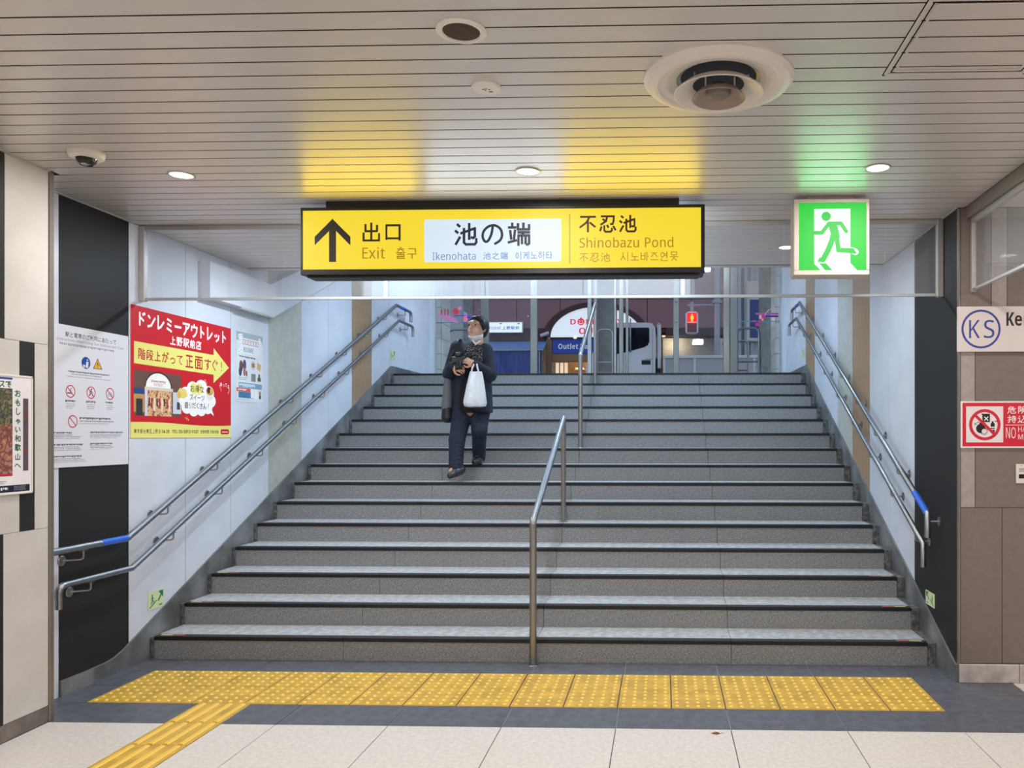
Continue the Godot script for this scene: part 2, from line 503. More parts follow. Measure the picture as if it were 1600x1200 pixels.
# Characters as strokes on a grid of 100 by 100, y down
const CURVED := "のがってすぐおなりだくさんるとごにあたもしゃいでへ이하연"
const STROKES := {
	"口": "16,16 16,90|16,18 84,18 84,90|16,82 84,82",
	"出": "50,4 50,92|20,14 20,46 80,46|80,14 80,46|10,56 10,92 90,92|90,56 90,96",
	"池": "12,8 26,20|4,34 18,46|6,94 26,60|42,28 42,84 50,92 88,92 94,84 94,70|64,4 64,74|30,46 88,26 88,60 82,66 74,64",
	"の": "52,16 46,50 32,78 18,80 9,60 15,36 36,18 62,15 84,30 91,54 83,76 62,90",
	"端": "22,4 22,22|4,24 40,24|13,34 18,74|34,32 29,74|3,86 42,76|46,10 46,32 93,32|69,4 69,32|93,10 93,34|44,44 97,44|69,44 64,57|48,96 48,57 93,57 93,90 88,94 82,94|63,57 63,93|78,57 78,93",
	"不": "6,12 94,12|60,12 40,44 6,68|50,34 50,96|60,42 92,68",
	"忍": "14,10 84,10 82,36 77,52 66,52|46,10 40,36 12,54|20,24 40,38|15,64 6,90|30,62 30,86 37,93 66,93 73,86 73,76|45,56 54,72|80,62 94,86",
	"之": "44,4 54,16|14,30 84,30 14,76|14,76 30,80 44,88 60,92 96,92",
	"上": "50,6 50,90|50,42 84,42|5,90 95,90",
	"野": "8,10 8,50 48,50 48,10 8,10|8,30 48,30|28,10 28,88|8,68 48,68|3,91 51,86|56,10 91,10 72,32|62,22 79,40|54,46 95,46 86,60|74,46 74,88 69,93 60,91",
	"駅": "12,8 12,62|12,8 46,8|12,27 42,27|12,45 42,45|28,8 28,62|12,62 48,62 46,88 42,94 36,92|6,72 4,90|16,72 18,86|25,70 28,82|34,68 38,78|58,10 91,10 91,42 60,42|58,10 58,50 54,74 46,95|72,42 80,74 97,95",
	"前": "30,4 38,20|70,4 60,20|5,24 95,24|14,36 14,95|14,36 46,36 46,88 42,93 36,93|14,54 46,54|14,70 46,70|64,38 64,76|87,32 87,87 82,93 74,93",
	"店": "52,2 52,16|14,18 95,18|14,18 14,56 4,95|54,26 54,56|54,38 87,38|32,58 32,93 80,93 80,58 32,58",
	"階": "10,6 10,97|10,6 34,6 24,34 36,56 30,66 20,66|46,6 46,46 62,40|46,24 62,24|72,6 72,42 95,44 95,34|92,14 72,24|68,50 60,60|48,60 48,97|48,60 90,60 90,97|48,76 90,76|48,94 90,94",
	"段": "12,14 44,8|14,12 14,96|14,32 44,32|14,52 44,52|4,76 46,66|58,10 58,34 50,46|58,10 84,10 84,36 95,40|52,54 88,54 74,78 50,96|58,62 76,84 97,96",
	"が": "6,32 64,30 62,66 54,90 40,88|36,6 30,50 10,92|72,30 88,58|76,4 86,20|90,0 99,15",
	"っ": "16,58 50,46 76,52 84,70 70,88 42,94",
	"て": "8,20 90,14|90,14 56,34 48,58 58,82 82,92",
	"正": "10,10 90,10|50,10 50,90|50,48 86,48|24,40 24,90|4,92 96,92",
	"面": "4,8 96,8|50,8 42,28|10,28 10,96|10,28 90,28 90,96|36,28 36,92|64,28 64,92|36,48 64,48|36,68 64,68|10,92 90,92",
	"す": "4,20 96,20|56,4 56,60 48,72 36,66 38,50 50,46 58,58 54,80 34,97",
	"ぐ": "60,4 20,46 60,95|70,22 80,38|84,14 94,29",
	"！": "50,6 50,64|50,82 50,93",
	"ド": "28,6 28,96|28,38 76,62|60,10 70,28|78,4 88,21",
	"ン": "12,16 38,34|12,90 50,80 93,28",
	"レ": "22,6 22,90 54,76 90,40",
	"ミ": "22,10 78,26|24,42 74,56|16,74 82,93",
	"ー": "6,50 94,50",
	"ア": "8,16 92,16 78,38 58,50|48,34 46,66 20,94",
	"ウ": "50,3 50,24|12,52 12,26 88,26 82,58 60,84 34,96",
	"ト": "34,5 34,96|34,40 82,62",
	"ッ": "20,48 28,66|46,42 54,60|84,48 74,76 42,95",
	"お": "4,26 56,26|32,6 32,80 20,90 9,76 30,58 60,48 84,60 86,78 70,92 52,90|70,16 92,36",
	"得": "30,4 10,28|32,32 5,60|20,46 20,97|44,6 44,40 87,40 87,6 44,6|44,23 87,23|36,52 97,52|36,70 97,70|76,52 76,88 70,94 60,92|50,76 60,88",
	"な": "4,24 54,24|32,6 8,66|66,22 92,40|66,40 66,82 48,94 34,82 46,70 66,74 92,92",
	"ス": "14,14 84,14 60,54 10,94|58,56 90,93",
	"イ": "86,5 56,38 6,60|54,40 54,96",
	"ツ": "12,16 22,42|42,10 51,36|90,14 76,60 28,96",
	"盛": "14,14 93,14|16,14 14,42 4,58|14,30 42,30 40,48 32,50|56,3 64,38 80,54 95,44|84,24 66,44|72,2 83,9|16,62 84,62|16,62 16,92|38,62 38,92|62,62 62,92|84,62 84,92|3,93 97,93",
	"り": "24,8 20,56 34,44|72,6 77,50 64,80 38,97",
	"だ": "4,26 54,26|32,6 10,96|58,46 90,44|50,70 58,88 94,88|74,8 82,22|87,2 96,16",
	"く": "72,4 24,48 74,96",
	"さ": "6,30 90,24|46,4 76,60 40,54|18,62 22,86 44,95 78,91",
	"ん": "50,4 6,96 34,56 50,56 56,86 72,93 96,64",
	"持": "3,30 42,30|24,4 24,84 18,93 8,89|3,66 42,52|70,4 70,38|48,20 93,20|44,38 97,38|44,58 97,58|80,40 80,88 74,95 64,92|52,68 62,83",
	"る": "20,10 78,10 14,62 44,46 80,54 84,78 60,95 38,91 42,76 60,81",
	"東": "6,16 94,16|18,31 18,62 82,62 82,31 18,31|18,46 82,46|50,3 50,97|48,62 6,91|52,62 95,91",
	"京": "50,3 50,18|6,18 94,18|26,32 26,54 74,54 74,32 26,32|50,54 50,90 44,95 36,91|26,66 10,88|72,66 91,88",
	"都": "5,24 47,24|26,5 26,44|3,44 55,44|53,11 9,66|20,58 20,95 46,95 46,58 20,58|20,76 46,76|62,7 62,97|62,7 93,7 80,34 95,58 84,71 72,69",
	"台": "46,5 14,44 86,40|66,22 92,51|22,58 22,95 78,95 78,58 22,58",
	"区": "93,9 9,9 9,91 95,91|78,22 22,79|28,26 82,79",
	"営": "20,5 26,18|48,3 52,16|80,5 70,18|7,36 7,24 93,24 93,36|30,34 30,54 70,54 70,34 30,34|20,64 20,95 80,95 80,64 20,64",
	"業": "36,3 36,22|62,3 62,22|15,10 24,22|85,10 76,22|5,24 95,24|32,26 40,38|68,26 60,38|13,40 87,40|20,52 80,52|5,64 95,64|50,40 50,97|46,64 7,91|54,64 93,91",
	"時": "8,13 8,85 36,85 36,13 8,13|8,48 36,48|66,3 66,34|46,18 91,18|42,34 97,34|42,52 97,52|78,36 78,88 72,95 62,92|52,62 62,77",
	"間": "8,97 8,7 42,7 42,36 8,36|8,22 42,22|92,97 92,7 58,7 58,36 92,36|58,22 92,22|30,48 30,92 70,92 70,48 30,48|30,70 70,70",
	"危": "38,3 10,32|36,13 67,13 54,32|6,34 94,34|20,34 18,66 3,95|36,48 75,48 73,66 62,68|38,48 38,85 45,93 83,93 89,85 89,74",
	"険": "10,7 10,97|10,7 34,7 24,34 36,56 30,66 20,66|68,3 40,34|68,3 97,34|54,34 83,34|48,44 48,64 91,64 91,44 48,44|68,34 68,64|68,64 39,97|68,64 97,97",
	"物": "14,13 5,40|3,36 43,30|26,3 26,97|3,68 45,54|58,5 46,42|54,24 95,24 88,87 82,93 72,91|68,24 49,62|82,24 55,81",
	"込": "12,9 25,22|5,38 22,38 22,76 5,93|22,76 40,91 97,93|56,13 68,13 64,48 37,79|66,24 76,54 95,75",
	"禁": "7,16 47,16|27,3 27,44|27,18 7,40|27,18 47,34|53,16 95,16|74,3 74,44|74,18 53,38|74,18 95,36|22,52 78,52|7,64 93,64|50,64 50,90 44,95 36,92|28,72 11,91|72,72 91,89",
	"止": "50,7 50,90|50,42 85,42|22,34 22,90|3,92 97,92",
	"と": "34,6 42,44|84,26 22,62 18,80 34,93 86,91",
	"電": "16,7 84,7|7,34 7,21 93,21 93,34|50,7 50,46|20,30 40,30|60,30 80,30|20,42 40,42|60,42 80,42|18,54 18,80 82,80 82,54 18,54|18,67 82,67|50,50 50,88 56,95 91,95 93,84",
	"車": "7,16 93,16|18,30 18,64 82,64 82,30 18,30|18,47 82,47|3,80 97,80|50,3 50,99",
	"ご": "18,22 72,22 58,34|14,64 28,86 82,84|76,6 84,20|89,0 97,14",
	"利": "44,5 9,18|3,34 53,34|30,14 30,97|28,36 3,73|32,40 53,62|64,15 64,69|89,5 89,88 82,95 72,92",
	"用": "16,9 14,64 3,95|16,9 87,9 87,87 80,93 72,93|16,36 87,36|16,62 87,62|50,9 50,95",
	"に": "16,8 11,60 18,94 27,70|44,25 84,25|42,66 52,86 92,86",
	"あ": "8,21 82,21|40,4 38,70 46,90|66,38 40,86 19,89 12,70 34,48 64,46 88,60 86,80 60,96",
	"た": "4,26 56,26|32,6 8,96|54,46 88,44|50,70 58,90 94,90",
	"も": "46,4 38,74 48,94 74,94 86,74 81,58|12,34 72,34|10,58 70,58",
	"し": "30,4 27,76 44,94 66,90 89,66",
	"ゃ": "16,62 60,46 84,54 82,68 64,73|38,36 56,96|60,34 67,50",
	"い": "13,18 15,66 30,86 39,66|76,24 90,67",
	"和": "44,5 9,18|3,36 55,36|30,14 30,97|28,38 3,75|32,42 55,62|62,22 62,87 93,87 93,22 62,22",
	"歌": "3,9 51,9|9,22 9,40 32,40 32,22 9,22|44,9 44,46|2,50 55,50|9,62 9,84 32,84 32,62 9,62|44,50 44,91 36,95|66,5 54,36|64,22 95,22 86,40|76,34 74,60 53,95|76,54 97,95",
	"山": "50,6 50,88|13,34 13,89 87,89|87,34 87,94",
	"へ": "3,60 34,29 97,77",
	"バ": "32,22 5,87|58,22 95,87|72,4 81,20|87,0 96,16",
	"で": "6,20 88,14|88,14 54,34 46,58 56,82 80,92|66,46 74,60|81,38 90,51",
	"출": "38,2 62,2|14,14 86,14|48,14 18,36|52,14 82,36|4,46 96,46|50,46 50,58|18,60 82,60 82,77 18,77 18,95 88,95",
	"구": "18,12 82,12 82,46|4,58 96,58|50,58 50,99",
	"이": "13,50 16,30 28,20 41,30 45,51 41,73 28,83 16,72 13,50|82,3 82,99",
	"케": "8,17 45,17 42,50 14,85|10,46 42,46|65,7 65,95|45,48 65,48|88,3 88,99",
	"노": "22,10 22,50 84,50|52,50 52,84|3,87 97,87",
	"하": "24,5 43,5|7,22 59,22|33,34 46,42 51,58 45,73 33,79 20,72 14,58 20,42 33,34|78,3 78,99|78,48 99,48",
	"타": "12,13 57,13|12,13 12,83 61,78|12,46 55,46|77,3 77,99|77,48 99,48",
	"시": "30,9 28,46 5,85|30,44 55,83|83,3 83,99",
	"바": "12,13 12,81 55,81 55,13|12,44 55,44|77,3 77,99|77,48 99,48",
	"즈": "15,13 85,13|50,13 17,55|52,20 83,55|3,85 97,85",
	"연": "13,32 20,16 34,11 46,24 49,40 38,55 24,55 14,44 13,32|81,3 81,67|48,26 81,26|48,44 81,44|22,71 22,95 88,95",
	"못": "20,5 20,36 80,36 80,5 20,5|50,36 50,52|3,54 97,54|50,62 21,97|50,66 81,97",
}


func _ready() -> void:
	# camera: level, turned a little to the left, lens shifted up and to the left
	var cam := Camera3D.new()
	cam.name = "camera"
	cam.near = 0.05
	cam.far = 200.0
	cam.keep_aspect = Camera3D.KEEP_HEIGHT
	var focal := 1233.89
	cam.set_frustum(1200.0 / focal * cam.near, Vector2((800.0 - 998.386) / focal, (680.174 - 600.0) / focal) * cam.near, cam.near, cam.far)
	cam.position = Vector3(0, 1.5081, 0)
	cam.rotation.y = 0.0303
	add_child(cam)
	cam.current = true
	# dusk sky, seen by nobody here but lighting the street and the head of the stairs
	var env := Environment.new()
	env.background_mode = Environment.BG_SKY
	var sky := Sky.new()
	var dusk := ProceduralSkyMaterial.new()
	dusk.sky_top_color = Color(0.56, 0.61, 0.70)
	dusk.sky_horizon_color = Color(0.72, 0.75, 0.80)
	dusk.ground_bottom_color = Color(0.20, 0.20, 0.22)
	dusk.ground_horizon_color = Color(0.50, 0.52, 0.56)
	sky.sky_material = dusk
	env.sky = sky
	env.background_energy_multiplier = 1.35
	env.tonemap_mode = Environment.TONE_MAPPER_LINEAR
	env.tonemap_exposure = 1.0
	env.sdfgi_enabled = true
	env.ssao_enabled = true
	env.ssil_enabled = true
	var we := WorldEnvironment.new()
	we.name = "world"
	we.environment = env
	add_child(we)
	rng.seed = 7
	make_materials()
	build_floor()
	build_ceiling()
	build_walls()
	build_stairs()
	build_entrance()
	build_handrails()
	build_smoke_curtains()
	build_ceiling_fixtures()
	build_lit_signs()
	build_wall_signs()
	build_street()
	build_person()
	build_leaf()


func C(r: float, g: float, b: float) -> Color:
	return Color(r / 255.0, g / 255.0, b / 255.0)


func mk(called: String, c: Color, rough: float, metal := 0.0, spec := 0.5) -> StandardMaterial3D:
	var m := StandardMaterial3D.new()
	m.resource_name = called
	m.albedo_color = c
	m.roughness = rough
	m.metallic = metal
	m.metallic_specular = spec
	M[called] = m
	return m


# a tile of grain that multiplies the colour; scale in metres across
func grain(m: StandardMaterial3D, metres: float, freq: float, dark: float, seed_: int, octaves := 4, spots := 0.0, across := 256, stretch := Vector3.ONE) -> void:
	var noise := FastNoiseLite.new()
	noise.seed = seed_
	noise.noise_type = FastNoiseLite.TYPE_SIMPLEX_SMOOTH
	noise.frequency = freq
	noise.fractal_octaves = octaves
	var im := noise.get_seamless_image(across, across)
	im.convert(Image.FORMAT_RGB8)
	var r := RandomNumberGenerator.new()
	r.seed = seed_
	for y in across:
		for x in across:
			var g := im.get_pixel(x, y).r
			var v := 1.0 - dark * (1.0 - g)
			if spots > 0.0:
				v *= 1.0 - spots * r.randf()
			im.set_pixel(x, y, Color(v, v, v))
	m.albedo_texture = ImageTexture.create_from_image(im)
	m.uv1_triplanar = true
	m.uv1_world_triplanar = true
	m.uv1_scale = stretch / metres


func make_materials() -> void:
	grain(mk("granite", C(212, 212, 213), 0.55), 0.35, 0.09, 0.34, 11, 3, 0.42)
	grain(mk("tread", C(214, 216, 218), 0.6), 0.5, 0.03, 0.22, 12, 5, 0.16)
	grain(mk("gutter", C(166, 166, 164), 0.7), 0.5, 0.04, 0.6, 13, 4, 0.3)
	grain(mk("stringer", C(150, 152, 154), 0.38), 1.3, 0.012, 0.45, 14, 4, 0.08)
	grain(mk("white_tile", C(236, 227, 219), 0.38), 0.8, 0.05, 0.10, 15, 5, 0.04, 512)
	grain(mk("dark_tile", C(112, 114, 124), 0.42), 0.7, 0.03, 0.22, 16, 4, 0.12)
	grain(mk("tactile", C(240, 192, 72), 0.5), 0.9, 0.02, 0.22, 17, 5, 0.05)
	mk("tactile_worn_highlight", C(250, 210, 100), 0.32)  # paler for wear and for the studs' bright highlights, put into the colour
	mk("tactile_bar", C(243, 198, 82), 0.45)
	mk("grout_dark", C(92, 78, 82), 0.8)
	mk("grout_light", C(168, 168, 172), 0.8)
	mk("nosing", C(20, 19, 20), 0.55)
	grain(mk("insert", C(74, 74, 77), 0.7), 0.3, 0.05, 0.3, 18, 3, 0.2)
	mk("mark_red", C(196, 92, 92), 0.6)
	mk("mark_yellow", C(208, 200, 122), 0.6)
	mk("ceiling", C(214, 208, 204), 0.36, 0.35)
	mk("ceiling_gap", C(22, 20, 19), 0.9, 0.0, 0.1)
	mk("ceiling_board", C(214, 208, 200), 0.6)
	grain(mk("panel_white", C(222, 227, 238), 0.30), 1.1, 0.01, 0.05, 19, 3)
	grain(mk("panel_beige", C(217, 211, 206), 0.40), 1.2, 0.01, 0.08, 20, 5, 0.02)
	mk("panel_dark", C(42, 42, 43), 0.5, 0.0, 0.35)
	grain(mk("panel_cream", C(200, 199, 190), 0.45), 0.8, 0.02, 0.07, 21, 4, 0.03)
	grain(mk("panel_wood", C(204, 167, 130), 0.42), 0.6, 0.04, 0.30, 22, 3, 0.0, 256, Vector3(5, 0.3, 5))
	grain(mk("panel_brown", C(134, 121, 115), 0.45), 0.5, 0.03, 0.05, 23, 4, 0.06)
	grain(mk("panel_pale", C(178, 168, 164), 0.45), 0.6, 0.03, 0.08, 24, 4, 0.04)
	mk("joint", C(58, 54, 52), 0.8)
	mk("corner", C(146, 136, 128), 0.35, 0.6)
	grain(mk("plinth", C(218, 208, 203), 0.34), 0.7, 0.02, 0.25, 25, 5, 0.04)
	grain(mk("baseboard", C(150, 138, 130), 0.35, 0.3), 0.8, 0.02, 0.3, 26, 5, 0.04)
	mk("steel", C(158, 159, 162), 0.36, 1.0)
	mk("steel_brushed", C(160, 158, 155), 0.34, 1.0)
	mk("steel_warm", C(150, 144, 134), 0.30, 0.85)
	mk("alu", C(196, 194, 190), 0.38, 0.6)
	mk("alu_blue", C(205, 214, 222), 0.35, 0.4)
	mk("sleeve", C(52, 104, 218), 0.25)
	var g := mk("glass", Color(0.80, 0.82, 0.84, 0.10), 0.02)
	g.transparency = BaseMaterial3D.TRANSPARENCY_ALPHA
	var g2 := mk("door_glass", Color(0.62, 0.68, 0.72, 0.01), 0.02)
	g2.transparency = BaseMaterial3D.TRANSPARENCY_ALPHA
	mk("black", C(26, 25, 24), 0.45)
	mk("white_plastic", C(226, 222, 216), 0.4)
	mk("vent_white", C(222, 214, 208), 0.38)
	grain(mk("speaker_cloth", C(128, 112, 98), 0.9), 0.05, 0.12, 0.5, 27, 2, 0.5)
	mk("smoked", C(38, 34, 32), 0.1)
	mk("frame_beige", C(204, 192, 183), 0.4)
	mk("maroon", C(164, 124, 128), 0.6)
	mk("maroon_dark", C(84, 60, 60), 0.6)
	mk("street_grey", C(120, 120, 122), 0.8)
	mk("concrete_pale", C(196, 198, 200), 0.7)
	grain(mk("column_green", C(160, 166, 158), 0.6), 1.0, 0.02, 0.2, 28, 4, 0.05)
	mk("door_frame", C(128, 126, 120), 0.35, 0.5)
	mk("tile_white", C(224, 224, 218), 0.25)
	grain(mk("column_grey", C(118, 114, 106), 0.35, 0.3), 0.8, 0.02, 0.2, 29, 4, 0.03)
	mk("truck_white", C(232, 234, 236), 0.2)
	mk("truck_glass", C(22, 26, 34), 0.05)
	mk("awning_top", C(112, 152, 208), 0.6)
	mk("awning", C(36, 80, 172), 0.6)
	mk("blue_board", C(30, 60, 142), 0.5)
	mk("wood_shop", C(166, 134, 100), 0.6)
	mk("signal_white", C(240, 240, 248), 0.4)
	mk("galvanised", C(168, 178, 188), 0.4, 0.5)


func glow(called: String, c: Color, energy: float) -> StandardMaterial3D:
	var m := mk(called, c, 0.5)
	m.emission_enabled = true
	m.emission = c
	m.emission_energy_multiplier = energy
	return m


func printed(called: String, tex: Texture2D, rough := 0.5) -> StandardMaterial3D:
	var m := mk(called, Color.WHITE, rough)
	m.albedo_texture = tex
	return m


func numbered(called: String) -> String:
	if not taken.has(called):
		taken[called] = 0
		return called
	taken[called] += 1
	return "%s_%03d" % [called, taken[called]]


func tag(o: Node3D, label: String, category := "", group := "", kind := "") -> Node3D:
	if label: o.set_meta("label", label)
	if category: o.set_meta("category", category)
	if group: o.set_meta("group", group)
	if kind: o.set_meta("kind", kind)
	return o


func thing(called: String, label: String, category: String, at := Vector3.ZERO, group := "", turn := 0.0) -> Node3D:
	var o := Node3D.new()
	o.name = numbered(called)
	add_child(o)
	o.position = at
	o.rotation.y = turn
	return tag(o, label, category, group)


func add(parent: Node, called: String, mesh: Mesh, m: Material, at := Vector3.ZERO) -> MeshInstance3D:
	var o := MeshInstance3D.new()
	o.name = numbered(called) if parent == self else called
	o.mesh = mesh
	o.material_override = null
	parent.add_child(o, true)
	o.position = at
	o.set_surface_override_material(0, m)
	return o


func block(size: Vector3, bevel := 0.003) -> ArrayMesh:
	var key := "%.4f %.4f %.4f %.4f" % [size.x, size.y, size.z, bevel]
	if not box_cache.has(key):
		var mb := MB.new()
		mb.box(Vector3.ZERO, size, bevel)
		box_cache[key] = mb.mesh()
	return box_cache[key]


# a box from one corner to the other, in the parent's own axes
func span(parent: Node, called: String, a: Vector3, b: Vector3, m: Material, bevel := 0.003) -> MeshInstance3D:
	return add(parent, called, block((b - a).abs(), bevel), m, (a + b) / 2.0)


func structure(called: String, a: Vector3, b: Vector3, m: Material) -> MeshInstance3D:
	var o := add(self, called, block((b - a).abs(), 0.0), m, (a + b) / 2.0)
	o.set_meta("kind", "structure")
	return o


# like span(), with corners in the world, under a parent that stands at its own place
func inset(parent: Node3D, called: String, a: Vector3, b: Vector3, m: Material, bevel := 0.003) -> MeshInstance3D:
	return span(parent, called, a - parent.position, b - parent.position, m, bevel)


func build_floor() -> void:
	var fl := structure("floor", Vector3(XL, -0.2, 8.0), Vector3(7.0, -0.006, -ZS - 0.05), M.grout_dark)
	tag(fl, "pale stone concourse floor with a dark grey strip and yellow tactile paving")
	var gap := 0.0022
	# bed of light grout under the dark strip
	inset(fl, "grout_bed", Vector3(XL, -0.02, -4.062), Vector3(2.125, -0.004, -ZS - 0.04), M.grout_light, 0.0)
	inset(fl, "floor_slab", Vector3(XN, -0.03, 8.0), Vector3(7.0, 0.0, -1.66), M.white_tile, 0.0)
	var xs := []
	for k in 18:
		xs.append(-3.203 + 0.592 * k)
	xs.push_front(XN)
	for row in 4:
		var z1 := 4.06 - 0.6 * row
		for k in xs.size() - 1:
			var x0: float = xs[k]
			var x1: float = minf(xs[k + 1], 7.0)
			if x0 >= 7.0:
				continue
			if absf(x0 + 2.611) < 0.01:
				x0 = -2.309
			inset(fl, "stone_tile", Vector3(x0 + gap, -0.012, -z1 + gap), Vector3(x1 - gap, 0.0, -z1 + 0.6 - gap), M.white_tile, 0.001)
	for z in [[4.06, 4.47], [4.47, 4.88]]:
		for k in range(10, xs.size() - 1):
			inset(fl, "stone_tile", Vector3(maxf(xs[k], 2.125) + gap, -0.012, -z[1] + gap), Vector3(minf(xs[k + 1], 7.0) - gap, 0.0, -z[0] - gap), M.white_tile, 0.001)
	# dark strip
	var dx := [XL + 0.003]
	for k in 9:
		dx.append(-3.203 + 0.592 * k)
	dx.append(2.125)
	for z in [[4.0618, 4.3618], [4.9618, 5.226]]:
		for k in dx.size() - 1:
			inset(fl, "dark_tile", Vector3(dx[k] + gap, -0.012, -z[1] + gap), Vector3(dx[k + 1] - gap, 0.0, -z[0] - gap), M.dark_tile, 0.001)
	for z in [[4.3618, 4.6618], [4.6618, 4.9618]]:
		inset(fl, "dark_tile", Vector3(XL + 0.003, -0.012, -z[1] + gap), Vector3(-3.2528 - gap, 0.0, -z[0] - gap), M.dark_tile, 0.001)
		inset(fl, "dark_tile", Vector3(1.5472 + gap, -0.012, -z[1] + gap), Vector3(2.125 - gap, 0.0, -z[0] - gap), M.dark_tile, 0.001)
	inset(fl, "grout_bed", Vector3(-3.2528, -0.004, -4.3618), Vector3(1.5472, -0.002, -4.9618), M.grout_dark, 0.0)
	# tactile tiles: 25 flat-topped studs each
	var dots := MB.new()
	dots.box(Vector3(0, -0.003, 0), Vector3(0.2935, 0.012, 0.2965), 0.002)
	var studs := MB.new()
	for i in 5:
		for j in 5:
			studs.lathe([Vector2(0.0, 0.0080), Vector2(0.0068, 0.0080), Vector2(0.0115, 0.003)], 12, true, Vector3(-0.118 + 0.059 * i, 0, -0.118 + 0.059 * j))
	var dm := dots.mesh()
	var sm := studs.mesh()
	for row in 2:
		for k in 16:
			var tile := add(fl, "tactile_tile", dm, M.tactile, Vector3(-3.2528 + 0.3 * k + 0.15, 0.0, -4.3618 - 0.15 - 0.3 * row) - fl.position)
			tag(tile, "yellow tactile tile with raised studs")
			add(tile, "studs", sm, M.tactile_worn_highlight)
	var bars := MB.new()
	bars.box(Vector3(0, -0.003, 0), Vector3(0.296, 0.012, 0.297), 0.002)
	var ridges := MB.new()
	for i in 4:
		var x := -0.1125 + 0.075 * i
		ridges.extrude(PackedVector2Array([Vector2(x - 0.0145, 0.003), Vector2(x + 0.0145, 0.003), Vector2(x + 0.009, 0.008), Vector2(x - 0.009, 0.008)]), -0.14, 0.14, "z")
	var bm := bars.mesh()
	var rm := ridges.mesh()
	for k in 14:
		var guide := add(fl, "guide_tile", bm, M.tactile, Vector3(-2.459, 0.0, -4.3618 + 0.15 + 0.3 * k) - fl.position)
		tag(guide, "yellow tactile tile with raised bars")
		add(guide, "bars", rm, M.tactile_bar)


func build_ceiling() -> void:
	var hx := 0.217
	var hz := 3.095
	var slab := MB.new()
	for b in [[-3.75, 7.25, -8.0, hz - 0.15], [-3.75, 7.25, hz + 0.15, 6.56], [-3.75, hx - 0.15, hz - 0.15, hz + 0.15], [hx + 0.15, 7.25, hz - 0.15, hz + 0.15]]:
		slab.box(Vector3((b[0] + b[1]) / 2, (H + 0.004 + 3.45) / 2, -(b[2] + b[3]) / 2), Vector3(b[1] - b[0], 3.45 - H - 0.004, b[3] - b[2]))
	var ce := add(self, "ceiling", slab.mesh(), M.ceiling_gap)
	ce.set_meta("kind", "structure")
	tag(ce, "ceiling of narrow pale metal strips with thin dark gaps")
	var z0 := 2.5688 - 0.1114 * 12
	for k in 47:
		var a := z0 + 0.1114 * k
		var left := XN + 0.012 if a < 4.05 else XL + 0.012
		var z1 := a + 0.0048
		var z2 := a + 0.1114 - 0.0048
		var off := maxf(0.0, maxf(z1 - hz, hz - z2))
		if off < 0.15:
			var cut := sqrt(0.0289 - off * off)
			inset(ce, "ceiling_strip", Vector3(left, H, -z2), Vector3(hx - cut, H + 0.003, -z1), M.ceiling, 0.001)
			inset(ce, "ceiling_strip", Vector3(hx + cut, H, -z2), Vector3(1.842, H + 0.003, -z1), M.ceiling, 0.001)
		else:
			inset(ce, "ceiling_strip", Vector3(left, H, -z2), Vector3(1.842, H + 0.003, -z1), M.ceiling, 0.001)
	var dropped := 2.83
	inset(ce, "ceiling_board", Vector3(XN, H, 8.0), Vector3(1.842, H + 0.003, -z0), M.ceiling_board, 0.0)
	inset(ce, "ceiling_board", Vector3(1.93, H, 8.0), Vector3(7.0, H + 0.003, -4.88), M.ceiling_board, 0.0)
	# edge bead along the stair walls and the beam over the side opening
	inset(ce, "edge_bead", Vector3(XL + 0.0, H - 0.006, -4.1), Vector3(XL + 0.014, H + 0.01, -6.5), M.alu, 0.002)
	inset(ce, "edge_bead", Vector3(XR - 0.014, H - 0.006, -4.88), Vector3(XR, H + 0.01, -6.5), M.alu, 0.002)
	inset(ce, "edge_bead", Vector3(XN + 0.0, H - 0.006, 8.0), Vector3(XN + 0.012, H + 0.01, -4.06), M.alu, 0.002)
	inset(ce, "beam", Vector3(1.846, dropped, 8.0), Vector3(1.925, H + 0.02, -4.878), M.panel_brown, 0.004)
	inset(ce, "strip_end", Vector3(XL + 0.0, H - 0.004, -6.5), Vector3(XR, H + 0.03, -6.56), M.alu, 0.003)
	# ceiling that climbs with the stairs
	var up := add(self, "ceiling_upper", MB.new().mesh() if false else slope_ceiling(), M.panel_white)
	tag(up, "white sloping ceiling above the upper stairs", "", "", "structure")


func slope_ceiling() -> ArrayMesh:
	var mb := MB.new()
	mb.extrude(PackedVector2Array([Vector2(6.56, H), Vector2(12.0, 4.95), Vector2(13.2, 4.95), Vector2(13.2, 5.3), Vector2(12.0, 5.3), Vector2(6.56, 3.45)]), XL - 0.25, XR + 0.25, "x")
	return mb.mesh()


func panels(wall: Node3D, x0: float, x1: float, list: Array, y0: float, y1: float) -> void:
	for p in list:
		inset(wall, "wall_panel", Vector3(x0, y0, -(p[1] - 0.0022)), Vector3(x1, y1, -(p[0] + 0.0022)), M[p[2]], 0.0008)


